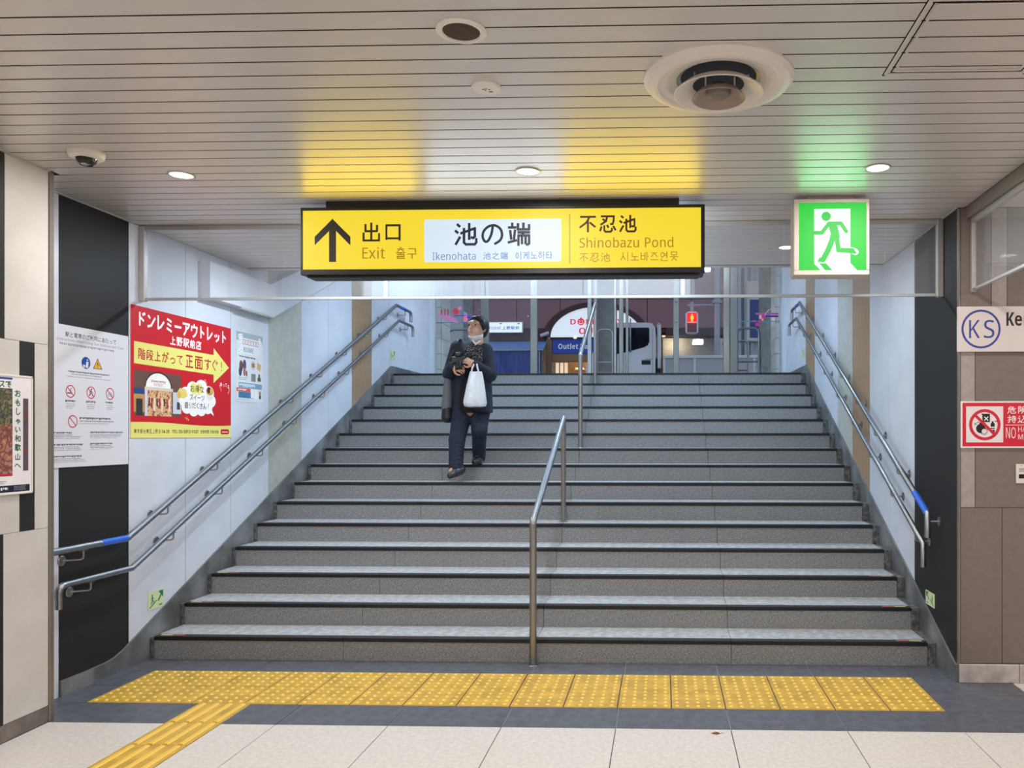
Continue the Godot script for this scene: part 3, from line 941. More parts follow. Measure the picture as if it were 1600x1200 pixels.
func build_walls() -> void:
	var W := "panel_white"
	# stair wall on the left, panels 0.6 m wide
	var wl := structure("wall_left", Vector3(XL - 0.22, 0.0, -4.09), Vector3(XL - 0.0015, 5.3, -12.02), M.joint)
	tag(wl, "left stair wall of white, dark, cream and wood panels")
	panels(wl, XL - 0.012, XL, [[4.09, 4.442, W], [4.442, 5.035, "panel_dark"], [5.035, 5.649, W], [5.649, 6.249, W], [6.249, 6.863, W], [6.863, 7.489, "panel_cream"],
		[7.489, 8.103, W], [8.103, 8.726, W], [8.726, 9.326, "panel_wood"], [9.326, 9.93, W], [9.93, 10.53, W], [10.53, 11.14, W], [11.14, 11.80, W]], 0.0, 5.0)
	var wr := structure("wall_right", Vector3(XR + 0.0015, 0.0, -4.90), Vector3(XR + 0.25, 5.3, -12.02), M.joint)
	tag(wr, "right stair wall of dark, white, cream and wood panels")
	panels(wr, XR, XR + 0.012, [[4.884, 5.719, "panel_dark"], [5.719, 6.33, W], [6.33, 6.946, W], [6.946, 7.574, "panel_wood"], [7.574, 8.207, "panel_cream"], [8.207, 8.82, W],
		[8.82, 9.444, W], [9.444, 10.033, "panel_wood"], [10.033, 10.64, W], [10.64, 11.25, W], [11.25, 12.0, W]], 0.0, 5.0)
	# nearer wall on the left
	var wn := structure("wall_left_near", Vector3(XN - 0.45, 0.0, 8.0), Vector3(XN - 0.0015, 3.4, -4.085), M.joint)
	tag(wn, "near left wall of beige panels with dark upright strips")
	var B := "panel_beige"
	var D := "panel_dark"
	var rows := [
		[0.088, 1.022, [[3.773, 4.059, B], [3.683, 3.773, D], [3.09, 3.683, B], [2.5, 3.09, B]]],
		[1.024, 1.982, [[3.966, 4.059, B], [3.873, 3.966, D], [3.27, 3.873, B], [2.67, 3.27, B]]],
		[1.984, H - 0.004, [[3.78, 4.059, B], [3.69, 3.78, D], [3.09, 3.69, B], [2.5, 3.09, B]]],
	]
	for r in rows:
		panels(wn, XN - 0.012, XN, r[2], r[0], r[1])
	inset(wn, "wall_panel", Vector3(XN - 0.012, 0.0, 8.0), Vector3(XN, 3.0, -2.49), M.panel_beige, 0.0)
	inset(wn, "corner_guard", Vector3(XN - 0.06, 0.0, -4.094), Vector3(XN + 0.004, H, -4.061), M.corner, 0.003)
	inset(wn, "baseboard", Vector3(XN - 0.012, 0.0, 8.0), Vector3(XN - 0.0003, 0.086, -4.059), M.baseboard, 0.002)
	# wall that faces the concourse, right of the stairs
	var wf := structure("wall_front_right", Vector3(XR + 0.012, 0.0, -4.8815), Vector3(7.2, 3.3, -5.2), M.joint)
	tag(wf, "brown panelled wall with pale upright strips beside the stairs")
	var frows := [
		[0.116, 1.065, [[1.816, 2.068, "panel_brown"], [2.068, 2.67, "panel_brown"], [2.67, 3.27, "panel_brown"], [3.27, 3.87, "panel_brown"]]],
		[1.069, 2.15, [[1.816, 1.906, "panel_pale"], [1.906, 2.50, "panel_brown"], [2.50, 3.10, "panel_brown"], [3.10, 3.87, "panel_brown"]]],
		[2.154, H - 0.004, [[1.816, 2.003, "panel_brown"], [2.003, 2.099, "panel_pale"], [2.099, 2.70, "panel_brown"], [2.70, 3.87, "panel_brown"]]],
	]
	for r in frows:
		for p in r[2]:
			inset(wf, "wall_panel", Vector3(p[0] + 0.002, r[0], -4.892), Vector3(p[1] - 0.002, r[1], -4.88), M[p[2]], 0.0015)
	inset(wf, "wall_panel", Vector3(3.872, 0.0, -4.892), Vector3(7.0, H, -4.88), M.panel_brown, 0.0)
	inset(wf, "corner_guard", Vector3(XR - 0.002, 0.0, -4.90), Vector3(1.814, H - 0.01, -4.872), M.corner, 0.002)
	for p in [[1.806, 2.165], [2.168, 2.9], [2.903, 3.87]]:
		inset(wf, "plinth_piece", Vector3(p[0], 0.0, -4.88), Vector3(p[1], 0.113, -4.866), M.plinth, 0.003)
	# the rest of the concourse, behind the camera and to the right
	tag(structure("wall_back", Vector3(-3.7, 0.0, 8.2), Vector3(7.2, 3.4, 8.0), M.panel_beige), "beige wall across the far end of the concourse")
	tag(structure("wall_right_far", Vector3(7.0, 0.0, 8.0), Vector3(7.2, 3.4, -4.9), M.panel_beige), "beige wall along the right of the concourse")
	# boxed band that runs level along the left stair wall and then climbs with the stairs
	var bulk := MB.new()
	bulk.extrude(PackedVector2Array([Vector2(5.805, 2.54), Vector2(6.77, 2.54), Vector2(11.7, 4.70), Vector2(11.7, 4.98), Vector2(6.73, 2.812), Vector2(5.805, 2.812)]), XL, XL + 0.09, "x")
	var band := add(self, "trim_1", bulk.mesh(), M.panel_white)
	tag(band, "white boxed band high on the left stair wall", "", "", "structure")
	var bead := MB.new()
	bead.tube([Vector3(XL + 0.08, 2.532, -6.25), Vector3(XL + 0.08, 2.532, -6.77), Vector3(XL + 0.08, 4.69, -11.69)], 0.011, 8)
	add(band, "edge_tube", bead.mesh(), M.panel_cream)
	# stone skirting that follows the stairs
	var sk := MB.new()
	sk.extrude(PackedVector2Array([Vector2(4.442, 0.0), Vector2(4.442, 0.092), Vector2(4.80, 0.092), Vector2(4.89, 0.103), Vector2(4.96, 0.125), Vector2(5.035, 0.16), Vector2(9.975, 2.395), Vector2(11.80, 2.395), Vector2(11.80, 2.1), Vector2(9.975, 2.1), Vector2(5.4, 0.0)]), XL + 0.0005, XL + 0.013, "x")
	tag(add(self, "baseboard_left", sk.mesh(), M.stringer), "dark stone skirting climbing the left stair wall", "", "", "structure")
	var skr := MB.new()
	skr.extrude(PackedVector2Array([Vector2(4.885, 0.0), Vector2(4.885, 0.105), Vector2(4.915, 0.107), Vector2(9.98, 2.395), Vector2(12.0, 2.395), Vector2(12.0, 2.1), Vector2(9.98, 2.1), Vector2(5.4, 0.0)]), XR - 0.0005, XR - 0.013, "x")
	tag(add(self, "baseboard_right", skr.mesh(), M.stringer), "dark stone skirting climbing the right stair wall", "", "", "structure")


func build_stairs() -> void:
	var st := thing("staircase", "wide grey granite staircase with black nosing strips climbing to the street", "stairs", Vector3(0, 0, -ZS))
	var joints := [SL, -2.14, -0.844, 0.452, SR]
	for i in STEPS:
		var s := Node3D.new()
		s.name = "step"
		st.add_child(s, true)
		var z := TREAD * i
		var y := RISE * (i + 1)
		var back := TREAD + 0.02 if i < STEPS - 1 else 2.2
		for k in 4:
			var a: float = joints[k] + 0.0012
			var b: float = joints[k + 1] - 0.0012
			span(s, "riser_slab", Vector3(a, y - RISE - 0.004, -z - 0.006), Vector3(b, y - 0.024, -z - 0.036), M.granite, 0.0015)
			span(s, "tread_slab", Vector3(a, y - 0.03, -z - 0.063), Vector3(b, y, -z - back), M.tread, 0.0015)
			span(s, "nosing_strip", Vector3(a, y - 0.026, -z), Vector3(b, y - 0.001, -z - 0.02), M.nosing, 0.002)
			span(s, "grip_insert", Vector3(a, y - 0.026, -z - 0.0205), Vector3(b, y + 0.0006, -z - 0.0625), M.insert, 0.0008)
		for side in [[XL + 0.0135, SL - 0.001], [SR + 0.001, XR - 0.0135]]:
			span(s, "gutter_block", Vector3(side[0], y - RISE - 0.02, -z - 0.004), Vector3(side[1], y - 0.004, -z - back), M.gutter, 0.003)
		if i < 3:
			for m in [[SL + 0.03, SL + 0.11, "mark_yellow"], [SL + 0.115, SL + 0.195, "mark_red"], [SR - 0.11, SR - 0.03, "mark_yellow"], [SR - 0.195, SR - 0.115, "mark_red"]]:
				span(s, "end_mark", Vector3(m[0], y - 0.0002, -z - 0.024), Vector3(m[1], y + 0.0014, -z - 0.046), M[m[2]], 0.0003)
	var core := MB.new()
	core.extrude(PackedVector2Array([Vector2(0.3, -0.2), Vector2(TREAD * 14 + 0.4, TOP - 0.24), Vector2(6.8, TOP - 0.2), Vector2(6.8, -0.2)]), XL + 0.02, XR - 0.02, "x")
	add(st, "stair_core", core.mesh(), M.gutter)


func tube_of(path: Array, r: float, sides := 14) -> ArrayMesh:
	var mb := MB.new()
	mb.tube(path, r, sides)
	return mb.mesh()


func bent(a: Vector3, b: Vector3, c: Vector3, r: float) -> Array:
	var p := a.move_toward(b, maxf(0.0, a.distance_to(b) - r))
	var q := c.move_toward(b, maxf(0.0, c.distance_to(b) - r))
	var out := []
	for k in 6:
		var t := k / 5.0
		out.append(p.lerp(b, t).lerp(b.lerp(q, t), t))
	return out


func wall_rail(called_label: String, wall_x: float, x: float, path: Array, r: float, brackets: Array, drop: float) -> Node3D:
	var base: Vector3 = path[0]
	var t := thing("handrail", called_label, "handrail", base)
	var pts := []
	for p in path:
		pts.append(p - base)
	add(t, "rail", tube_of(pts, r), M.steel)
	var arm := MB.new()
	var s := signf(wall_x - x)
	var w := wall_x - x
	# from under the rail down, towards the wall and into its round plate
	var p0 := Vector3(0, -r * 0.6, 0)
	var p1 := Vector3(0, -drop, 0)
	var lean := 0.06 if s < 0.0 else 0.02
	var p3 := Vector3(w - s * 0.004, -drop, lean)
	var way := [p0]
	way.append_array(bent(p0, p1, p3, 0.018))
	way.append(p3)
	arm.tube(way, 0.0058, 8)
	arm.box(Vector3(0, -r - 0.002, 0), Vector3(0.018, 0.004, 0.05), 0.001)
	var am := arm.mesh()
	var plate := MB.new()
	plate.lathe([Vector2(0.0, 0.0), Vector2(0.026, 0.0), Vector2(0.031, -0.003), Vector2(0.031, -0.006)], 24, true)
	var pm := plate.mesh()
	for b in brackets:
		var o := add(t, "bracket", am, M.steel_brushed, Vector3(x, b.y, -b.x) - base)
		var d := add(o, "wall_plate", pm, M.steel_brushed, Vector3(w - s * 0.0065, -drop, lean))
		d.rotation.z = s * PI / 2.0
	return t


func build_handrails() -> void:
	var lx := XL + 0.085
	var up := []
	for z in [5.311, 5.912, 6.524, 7.137, 7.75, 8.363, 8.976, 9.589]:
		up.append(Vector2(z, 0.857 + (z - 4.90) * 0.4576 ))
	var upper := [Vector3(lx, 0.857, -4.20), Vector3(lx, 0.857, -4.90), Vector3(lx, 3.163, -9.95)]
	upper.append_array(bent(Vector3(lx, 3.163, -9.95), Vector3(lx, 3.16, -10.53), Vector3(lx, 3.03, -10.53), 0.06))
	upper.append(Vector3(lx, 3.03, -10.53))
	up.push_front(Vector2(4.52, 0.857))
	up.append(Vector2(10.3, 3.16))
	var t := wall_rail("steel handrail with blue sleeve on the left stair wall, upper of the pair", XL, lx, upper, 0.0205, up, 0.075)
	var sl := add(t, "grip_sleeve", tube_of([Vector3(0, 0, -0.46), Vector3(0, 0, -0.69)], 0.0212), M.sleeve)
	tag(sl, "blue sleeve on the rail")
	tag(add(t, "grip_sleeve", tube_of([Vector3(0, 2.305, -5.86), Vector3(0, 2.304, -6.02)], 0.0212), M.sleeve), "blue sleeve at the head of the rail")
	var lo := [Vector2(4.58, 0.66)]
	for z in [5.372, 5.976, 6.588, 7.2, 7.81, 8.42, 9.03, 9.64]:
		lo.append(Vector2(z, 0.66 + (z - 4.943) * 0.4535))
	lo.append(Vector2(10.4, 2.978))
	var lower := [Vector3(lx, 0.53, -4.33), Vector3(lx, 0.60, -4.33)]
	lower.append_array(bent(Vector3(lx, 0.60, -4.33), Vector3(lx, 0.66, -4.33), Vector3(lx, 0.66, -4.5), 0.05))
	lower.append_array([Vector3(lx, 0.66, -4.943), Vector3(lx, 2.982, -10.055)])
	lower.append_array(bent(Vector3(lx, 2.982, -10.055), Vector3(lx, 2.98, -10.61), Vector3(lx, 2.846, -10.61), 0.06))
	lower.append(Vector3(lx, 2.846, -10.61))
	wall_rail("plain steel handrail on the left stair wall, lower of the pair", XL, lx, lower, 0.0185, lo, 0.07)
	var rx := XR - 0.085
	var ru := []
	for z in [5.23, 5.85, 6.47, 7.09, 7.71, 8.33, 8.95, 9.57]:
		ru.append(Vector2(z, 0.998 + (z - 5.18) * 0.4529))
	ru.append(Vector2(10.3, 3.17))
	var rup := [Vector3(rx, 0.843, -5.185), Vector3(rx, 0.998, -5.185), Vector3(rx, 3.175, -9.987)]
	rup.append_array(bent(Vector3(rx, 3.175, -9.987), Vector3(rx, 3.172, -10.578), Vector3(rx, 3.036, -10.578), 0.05))
	rup.append(Vector3(rx, 3.036, -10.578))
	var r := wall_rail("steel handrail with blue sleeve on the right stair wall, upper of the pair", XR, rx, rup, 0.0205, ru, 0.075)
	tag(add(r, "grip_sleeve", tube_of([Vector3(0, 0.160, -0.010), Vector3(0, 0.160 + 0.25 * 0.4529, -0.26)], 0.0212), M.sleeve), "blue sleeve on the rail")
	tag(add(r, "grip_sleeve", tube_of([Vector3(0, 2.331, -4.90), Vector3(0, 2.330, -5.06)], 0.0212), M.sleeve), "blue sleeve at the head of the rail")
	var rl := []
	for z in [5.42, 6.0, 6.62, 7.24, 7.86, 8.48, 9.10, 9.72]:
		rl.append(Vector2(z, 0.791 + (z - 5.265) * 0.4475))
	rl.append(Vector2(10.5, 3.01))
	var rlow := [Vector3(rx, 0.638, -5.27), Vector3(rx, 0.791, -5.27), Vector3(rx, 3.015, -10.235)]
	rlow.append_array(bent(Vector3(rx, 3.015, -10.235), Vector3(rx, 3.012, -10.79), Vector3(rx, 2.863, -10.79), 0.05))
	rlow.append(Vector3(rx, 2.863, -10.79))
	wall_rail("plain steel handrail on the right stair wall, lower of the pair", XR, rx, rlow, 0.0185, rl, 0.07)
	# the two loops in the middle of the stairs
	var lists := [
		["steel centre handrail rising from the foot of the stairs", 5.163, 0.0, 0.945, 6.76, 5 * RISE, 1.655],
		["steel centre handrail on the upper stairs up to the landing", 8.14, 9 * RISE, 2.347, 9.92, 14 * RISE, 3.165],
	]
	for c in lists:
		var o := thing("handrail", c[0], "handrail", Vector3(-0.852, c[2], -c[1]))
		var y1: float = c[3] - c[2]
		var dz: float = c[4] - c[1]
		var y2: float = c[6] - c[2]
		var yb: float = c[5] - c[2]
		add(o, "post", tube_of([Vector3(0, 0, 0), Vector3(0, y1 - 0.02, 0)], 0.0235, 18), M.steel_brushed)
		var rail := [Vector3(0, y1 - 0.05, 0)]
		rail.append_array(bent(Vector3(0, y1 - 0.05, 0), Vector3(0, y1, 0), Vector3(0, y2, -dz), 0.03))
		rail.append(Vector3(0, y2, -dz))
		add(o, "rail", tube_of(rail, 0.023, 18), M.steel)
		var far_y := yb
		add(o, "post", tube_of([Vector3(0, far_y, -dz + 0.012), Vector3(0, y2 + 0.004, -dz + 0.012)], 0.021, 18), M.steel_brushed)
		var fl := MB.new()
		fl.lathe([Vector2(0.0, 0.004), Vector2(0.035, 0.004), Vector2(0.038, 0.0)], 24, true)
		add(o, "floor_flange", fl.mesh(), M.steel_brushed)
		add(o, "floor_flange", fl.mesh(), M.steel_brushed, Vector3(0, far_y, -dz + 0.012))


func build_smoke_curtains() -> void:
	var z := -5.148
	var t := thing("smoke_curtain", "clear glass smoke barrier hanging across the stairs behind the yellow sign", "glass panel", Vector3(0, 2.405, z))
	var o := t.position
	var edges := [XL + 0.035, -2.495, -1.823, -1.166, -0.522, 0.130, 0.782, 1.434, XR - 0.035]
	for k in edges.size() - 1:
		inset(t, "pane", Vector3(edges[k] + 0.0015, 2.42, z - 0.003), Vector3(edges[k + 1] - 0.0015, H - 0.03, z + 0.003), M.glass, 0.0005)
	inset(t, "bottom_rail", Vector3(XL + 0.03, 2.403, z - 0.012), Vector3(XR - 0.03, 2.421, z + 0.012), M.alu_blue, 0.002)
	inset(t, "top_rail", Vector3(XL + 0.03, H - 0.032, z - 0.014), Vector3(XR - 0.03, H - 0.001, z + 0.014), M.alu, 0.002)
	for x in [-1.823, 0.130]:
		inset(t, "mullion", Vector3(x - 0.014, 2.42, z - 0.01), Vector3(x + 0.014, H - 0.03, z + 0.01), M.alu_blue, 0.002)
	inset(t, "end_post", Vector3(XL + 0.001, 2.398, z - 0.02), Vector3(XL + 0.04, H - 0.002, z + 0.02), M.alu, 0.003)
	inset(t, "end_post", Vector3(XR - 0.04, 2.398, z - 0.02), Vector3(XR - 0.001, H - 0.002, z + 0.02), M.alu, 0.003)
	# the one over the opening on the right, towards the camera
	var x := 1.885
	var s := thing("smoke_curtain", "clear glass smoke barrier hanging above the brown panelled wall", "glass panel", Vector3(x, 2.385, -4.86))
	for p in [[4.862, 4.12], [4.117, 3.3], [3.297, 2.5], [2.497, 1.6]]:
		inset(s, "pane", Vector3(x - 0.003, 2.40, -p[0] + 0.02), Vector3(x + 0.003, 2.80, -p[1]), M.glass, 0.0005)
	inset(s, "bottom_rail", Vector3(x - 0.011, 2.384, -4.862), Vector3(x + 0.011, 2.401, -1.6), M.alu, 0.002)
	inset(s, "top_rail", Vector3(x - 0.013, 2.795, -4.862), Vector3(x + 0.013, 2.829, -1.6), M.alu, 0.002)
	inset(s, "end_post", Vector3(x - 0.013, 2.378, -4.878), Vector3(x + 0.013, 2.80, -4.845), M.alu, 0.003)


func downlight(x: float, depth: float, label: String, group: String, energy: float, tint: Color) -> void:
	var t := thing("downlight", label, "ceiling light", Vector3(x, H, -depth), group)
	var ring := MB.new()
	ring.lathe([Vector2(0.068, 0.0), Vector2(0.068, -0.004), Vector2(0.064, -0.007), Vector2(0.058, -0.006), Vector2(0.0555, -0.002)], 32)
	add(t, "ring", ring.mesh(), M.alu)
	var lens := MB.new()
	lens.lathe([Vector2(0.0, -0.003), Vector2(0.057, -0.003)], 32, false)
	add(t, "lamp_lens", lens.mesh(), M.lamp)
	var l := AreaLight3D.new()
	l.name = "lamp"
	l.area_size = Vector2(0.1, 0.1)
	l.light_energy = energy
	l.light_color = tint
	l.shadow_enabled = true
	l.area_range = 20.0
	l.area_attenuation = 2.0
	t.add_child(l)
	l.position = Vector3(0, -0.012, 0)
	l.rotation.x = -PI / 2.0


func build_ceiling_fixtures() -> void:
	glow("lamp", Color(1.0, 0.99, 0.97), 3.0)
	var warm := Color(1.0, 0.988, 0.976)
	var cool := Color(0.80, 0.91, 1.0)
	var mid := Color(0.90, 0.96, 1.0)
	var e := 1.35
	for x in [-2.569, -0.71, 1.116]:
		downlight(x, 4.14, ["round ceiling downlight beside the white dome camera", "round ceiling downlight above the yellow exit sign", "round ceiling downlight beside the green exit sign"][int(round((x + 2.569) / 1.84))], "downlights in front of the stairs", e, warm)
	for x in [-2.55, -0.82, 0.914]:
		downlight(x, 5.867, "round ceiling downlight behind the glass smoke barrier", "downlights behind the smoke barrier", e * (1.75 if x < -2.0 else 1.0), mid)
	for z in [1.9, -0.4, -2.7, -5.0]:
		for x in [-2.3, -0.71, 1.116, 3.2, 5.2]:
			downlight(x, z, "round ceiling downlight over the concourse behind the camera", "concourse downlights", e, warm)
	for x in [3.2, 5.2]:
		downlight(x, 4.14, "round ceiling downlight over the right of the concourse", "concourse side downlights", e, warm)
	# upper stairs: flat square lamps in the sloping ceiling
	for z in [7.9, 10.4]:
		for x in [-2.4, -0.85, 0.7]:
			var y = H + (z - 6.56) * (4.95 - H) / (12.0 - 6.56)
			var t := thing("stair_lamp", "square white lamp in the sloping ceiling over the upper stairs", "ceiling light", Vector3(x, y - 0.012, -z), "lamps over the upper stairs")
			t.rotation.x = atan((4.95 - H) / (12.0 - 6.56))
			span(t, "frame", Vector3(-0.12, 0.0, -0.12), Vector3(0.12, 0.02, 0.12), M.white_plastic, 0.003)
			span(t, "lamp_panel", Vector3(-0.10, -0.004, -0.10), Vector3(0.10, 0.004, 0.10), M.lamp, 0.001)
			var l := AreaLight3D.new()
			l.name = "lamp"
			l.area_size = Vector2(0.20, 0.20)
			l.light_energy = 2.2
			l.light_color = cool
			l.shadow_enabled = true
			t.add_child(l)
			l.position = Vector3(0, -0.014, 0)
			l.rotation.x = -PI / 2.0
	# air diffuser
	var d := thing("air_diffuser", "large round white air diffuser with concentric rings on the ceiling", "air vent", Vector3(0.217, H, -3.095))
	var mb := MB.new()
	mb.lathe([Vector2(0.294, 0.0), Vector2(0.292, -0.008), Vector2(0.276, -0.022), Vector2(0.252, -0.029), Vector2(0.238, -0.029), Vector2(0.234, -0.026)], 56)
	mb.lathe([Vector2(0.238, -0.029), Vector2(0.226, -0.022), Vector2(0.205, -0.016), Vector2(0.185, -0.008), Vector2(0.165, -0.005)], 56)
	add(d, "outer_ring", mb.mesh(), M.vent_white)
	# open duct above the rings
	var bk := MB.new()
	bk.lathe([Vector2(0.165, -0.005), Vector2(0.148, 0.004), Vector2(0.148, 0.40), Vector2(0.0, 0.40)], 40, true)
	add(d, "duct", bk.mesh(), M.galvanised)
	var m2 := MB.new()
	m2.lathe([Vector2(0.105, -0.018), Vector2(0.14, -0.030), Vector2(0.172, -0.056), Vector2(0.174, -0.060), Vector2(0.170, -0.061), Vector2(0.136, -0.040), Vector2(0.100, -0.024)], 56, true)
	add(d, "middle_ring", m2.mesh(), M.vent_white)
	var m3 := MB.new()
	m3.lathe([Vector2(0.05, -0.038), Vector2(0.08, -0.050), Vector2(0.103, -0.074), Vector2(0.104, -0.078), Vector2(0.100, -0.078), Vector2(0.076, -0.058), Vector2(0.046, -0.046)], 48, true)
	mk("vent_shaded", C(150, 132, 120), 0.4)  # shading inside the inner dish, put into the colour
	add(d, "inner_ring", m3.mesh(), M.vent_shaded)
	var core := MB.new()
	core.lathe([Vector2(0.0, -0.076), Vector2(0.028, -0.074), Vector2(0.044, -0.066), Vector2(0.050, -0.054), Vector2(0.03, -0.02)], 28)
	grain(mk("core", C(196, 184, 174), 0.4), 0.05, 0.12, 0.8, 31, 2, 0.1)
	add(d, "core", core.mesh(), M.core)
	for k in 6:
		var a := TAU * (k % 3) / 3.0 + 0.4
		var rr := 0.12 if k < 3 else 0.065
		var rib := MB.new()
		rib.tube([Vector3(cos(a) * rr, -0.004, sin(a) * rr), Vector3(cos(a) * rr, -0.045 if k > 2 else -0.025, sin(a) * rr)], 0.004, 6)
		add(d, "stay", rib.mesh(), M.vent_white)
	# loudspeaker, detector, dome camera
	var s := thing("ceiling_speaker", "round white ceiling loudspeaker with a brown grille", "speaker", Vector3(-0.692, H, -2.692))
	var sr := MB.new()
	sr.lathe([Vector2(0.086, 0.0), Vector2(0.086, -0.005), Vector2(0.078, -0.010), Vector2(0.066, -0.010), Vector2(0.063, -0.005)], 40)
	add(s, "ring", sr.mesh(), M.white_plastic)
	var sg := MB.new()
	sg.lathe([Vector2(0.0, -0.009), Vector2(0.03, -0.0085), Vector2(0.065, -0.005)], 36)
	add(s, "grille", sg.mesh(), M.speaker_cloth)
	var q := thing("smoke_detector", "small flat white detector disc on the ceiling", "detector", Vector3(-0.704, H, -3.13))
	var qm := MB.new()
	qm.lathe([Vector2(0.059, 0.0), Vector2(0.058, -0.007), Vector2(0.052, -0.012), Vector2(0.0, -0.013)], 36)
	add(q, "cover", qm.mesh(), M.white_plastic)
	for p in [[-0.005, -0.004], [0.012, 0.002], [0.018, -0.02], [0.010, -0.02], [-0.012, 0.004], [0.0, 0.008]]:
		add(q, "slot", block(Vector3(0.008, 0.002, 0.004), 0.0005), M.smoked, Vector3(p[0], -0.0132, p[1]))
	var c := thing("dome_camera", "white security camera with a smoked dome on the ceiling", "camera", Vector3(-2.827, H, -3.79))
	var cm := MB.new()
	cm.lathe([Vector2(0.079, 0.0), Vector2(0.081, -0.012), Vector2(0.074, -0.03), Vector2(0.05, -0.036), Vector2(0.04, -0.036)], 36)
	add(c, "housing", cm.mesh(), M.white_plastic)
	var dm := MB.new()
	dm.lathe([Vector2(0.046, -0.034), Vector2(0.042, -0.052), Vector2(0.028, -0.066), Vector2(0.0, -0.071)], 28)
	add(c, "dome", dm.mesh(), M.smoked)
	var eye := MB.new()
	eye.lathe([Vector2(0.0, -0.069), Vector2(0.014, -0.066), Vector2(0.018, -0.06)], 18)
	add(c, "lens_ring", eye.mesh(), M.steel_brushed, Vector3(0.002, -0.004, 0.014))
	# access hatch
	var h := thing("access_hatch", "square access hatch with a double rim in the strip ceiling", "hatch", Vector3(1.12, H, -2.81))
	var hw := 0.262
	for f in [[hw, 0.016], [hw - 0.028, 0.010]]:
		var a: float = f[0]
		var b: float = f[1]
		for sgn in [-1.0, 1.0]:
			span(h, "rim_bar", Vector3(-a, -0.004, sgn * a - b / 2), Vector3(a, 0.0, sgn * a + b / 2), M.ceiling, 0.0015)
			span(h, "rim_bar", Vector3(sgn * a - b / 2, -0.004, -a), Vector3(sgn * a + b / 2, 0.0, a), M.ceiling, 0.0015)
	for a in [hw + 0.0095, hw - 0.0155]:  # thin dark bars painted in for the shadow gaps along the rim
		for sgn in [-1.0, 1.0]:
			span(h, "rim_gap_shade", Vector3(-a, -0.0012, sgn * a - 0.002), Vector3(a, 0.0, sgn * a + 0.002), M.ceiling_gap, 0.0)
			span(h, "rim_gap_shade", Vector3(sgn * a - 0.002, -0.0012, -a), Vector3(sgn * a + 0.002, 0.0, a), M.ceiling_gap, 0.0)


func sheet(parent: Node3D, called: String, a: Vector3, b: Vector3, c: Vector3, d: Vector3, hint: Vector3, m: Material) -> MeshInstance3D:
	var mb := MB.new()
	mb.face(a - parent.position, b - parent.position, c - parent.position, d - parent.position, hint)
	return add(parent, called, mb.mesh(), m)


func panel_light(parent: Node3D, at: Vector3, size: Vector2, tint: Color, energy: float, turn := 0.0) -> void:
	var l := AreaLight3D.new()
	l.name = "panel_lamp"
	l.area_size = size
	l.light_color = tint
	l.light_energy = energy
	l.shadow_enabled = true
	l.area_range = 20.0
	l.area_attenuation = 2.0
	parent.add_child(l, true)
	l.position = at - parent.position
	l.rotation.y = PI + turn   # faces +z


func exit_sign_print() -> Texture2D:
	var c := Canvas.new(2048, 301, C(255, 226, 52))
	var k := 2048.0 / 2929.0
	var ink := C(44, 26, 14)
	var ochre := C(176, 128, 22)
	var X := func(zx: float) -> float: return (zx - 62.0) * k
	var Y := func(zx: float, zy: float) -> float: return (zy - 93.0 + 23.0 * (zx - 62.0) / 2929.0) * k
	var put := func(text: String, x0: float, x1: float, y0: float, y1: float, width: float, col: Color) -> void:
		var n := text.length()
		var each := (x1 - x0) / (n + (n - 1) * 0.12)
		c.glyphs(text, X.call(x0), Y.call(x0, y0), each * k, (y1 - y0) * k, each * 1.12 * k, width * k, col)
	var arrow := PackedVector2Array()
	for p in [[283, 152], [417, 283], [417, 345], [310, 240], [310, 466], [258, 466], [258, 240], [150, 345], [150, 283]]:
		arrow.append(Vector2(X.call(p[0]), Y.call(p[0], p[1])))
	c.poly(arrow, C(34, 26, 8))
	put.call("出口", 500, 805, 174, 322, 15, ink)
	c.latin("Exit", X.call(505), Y.call(505, 442), 80 * k, ochre, 168 * k)
	put.call("출구", 752, 912, 360, 444, 8, ochre)
	var white := C(224, 240, 255)
	c.soft(X.call(965), Y.call(965, 157), X.call(1973), Y.call(965, 468), 9, white)
	put.call("池の端", 1185, 1750, 176, 352, 18, C(26, 24, 52))
	c.latin("Ikenohata", X.call(1025), Y.call(1025, 451), 54 * k, C(112, 150, 200), 320 * k)
	put.call("池之端", 1400, 1582, 392, 449, 5.5, C(128, 160, 202))
	put.call("이케노하타", 1636, 1909, 388, 446, 6, C(128, 160, 202))
	c.rect(X.call(2033), Y.call(2036, 118), X.call(2039), Y.call(2036, 475), C(170, 128, 36))
	put.call("不忍池", 2104, 2524, 122, 256, 14, C(58, 20, 18))
	c.latin("Shinobazu Pond", X.call(2106), Y.call(2300, 360), 70 * k, ochre, 685 * k)
	put.call("不忍池", 2104, 2332, 396, 466, 6, C(190, 142, 40))
	put.call("시노바즈연못", 2406, 2828, 390, 460, 6.5, C(190, 142, 40))
	return c.texture()


func back_sign_print() -> Texture2D:
	var c := Canvas.new(1024, 150, C(226, 238, 255))
	c.soft(120, 30, 420, 120, 10, C(196, 212, 236))
	c.soft(126, 36, 414, 114, 8, C(226, 238, 255))
	c.glyphs("上野駅", 150, 45, 58, 58, 80, 6, C(70, 84, 120))
	return c.texture()


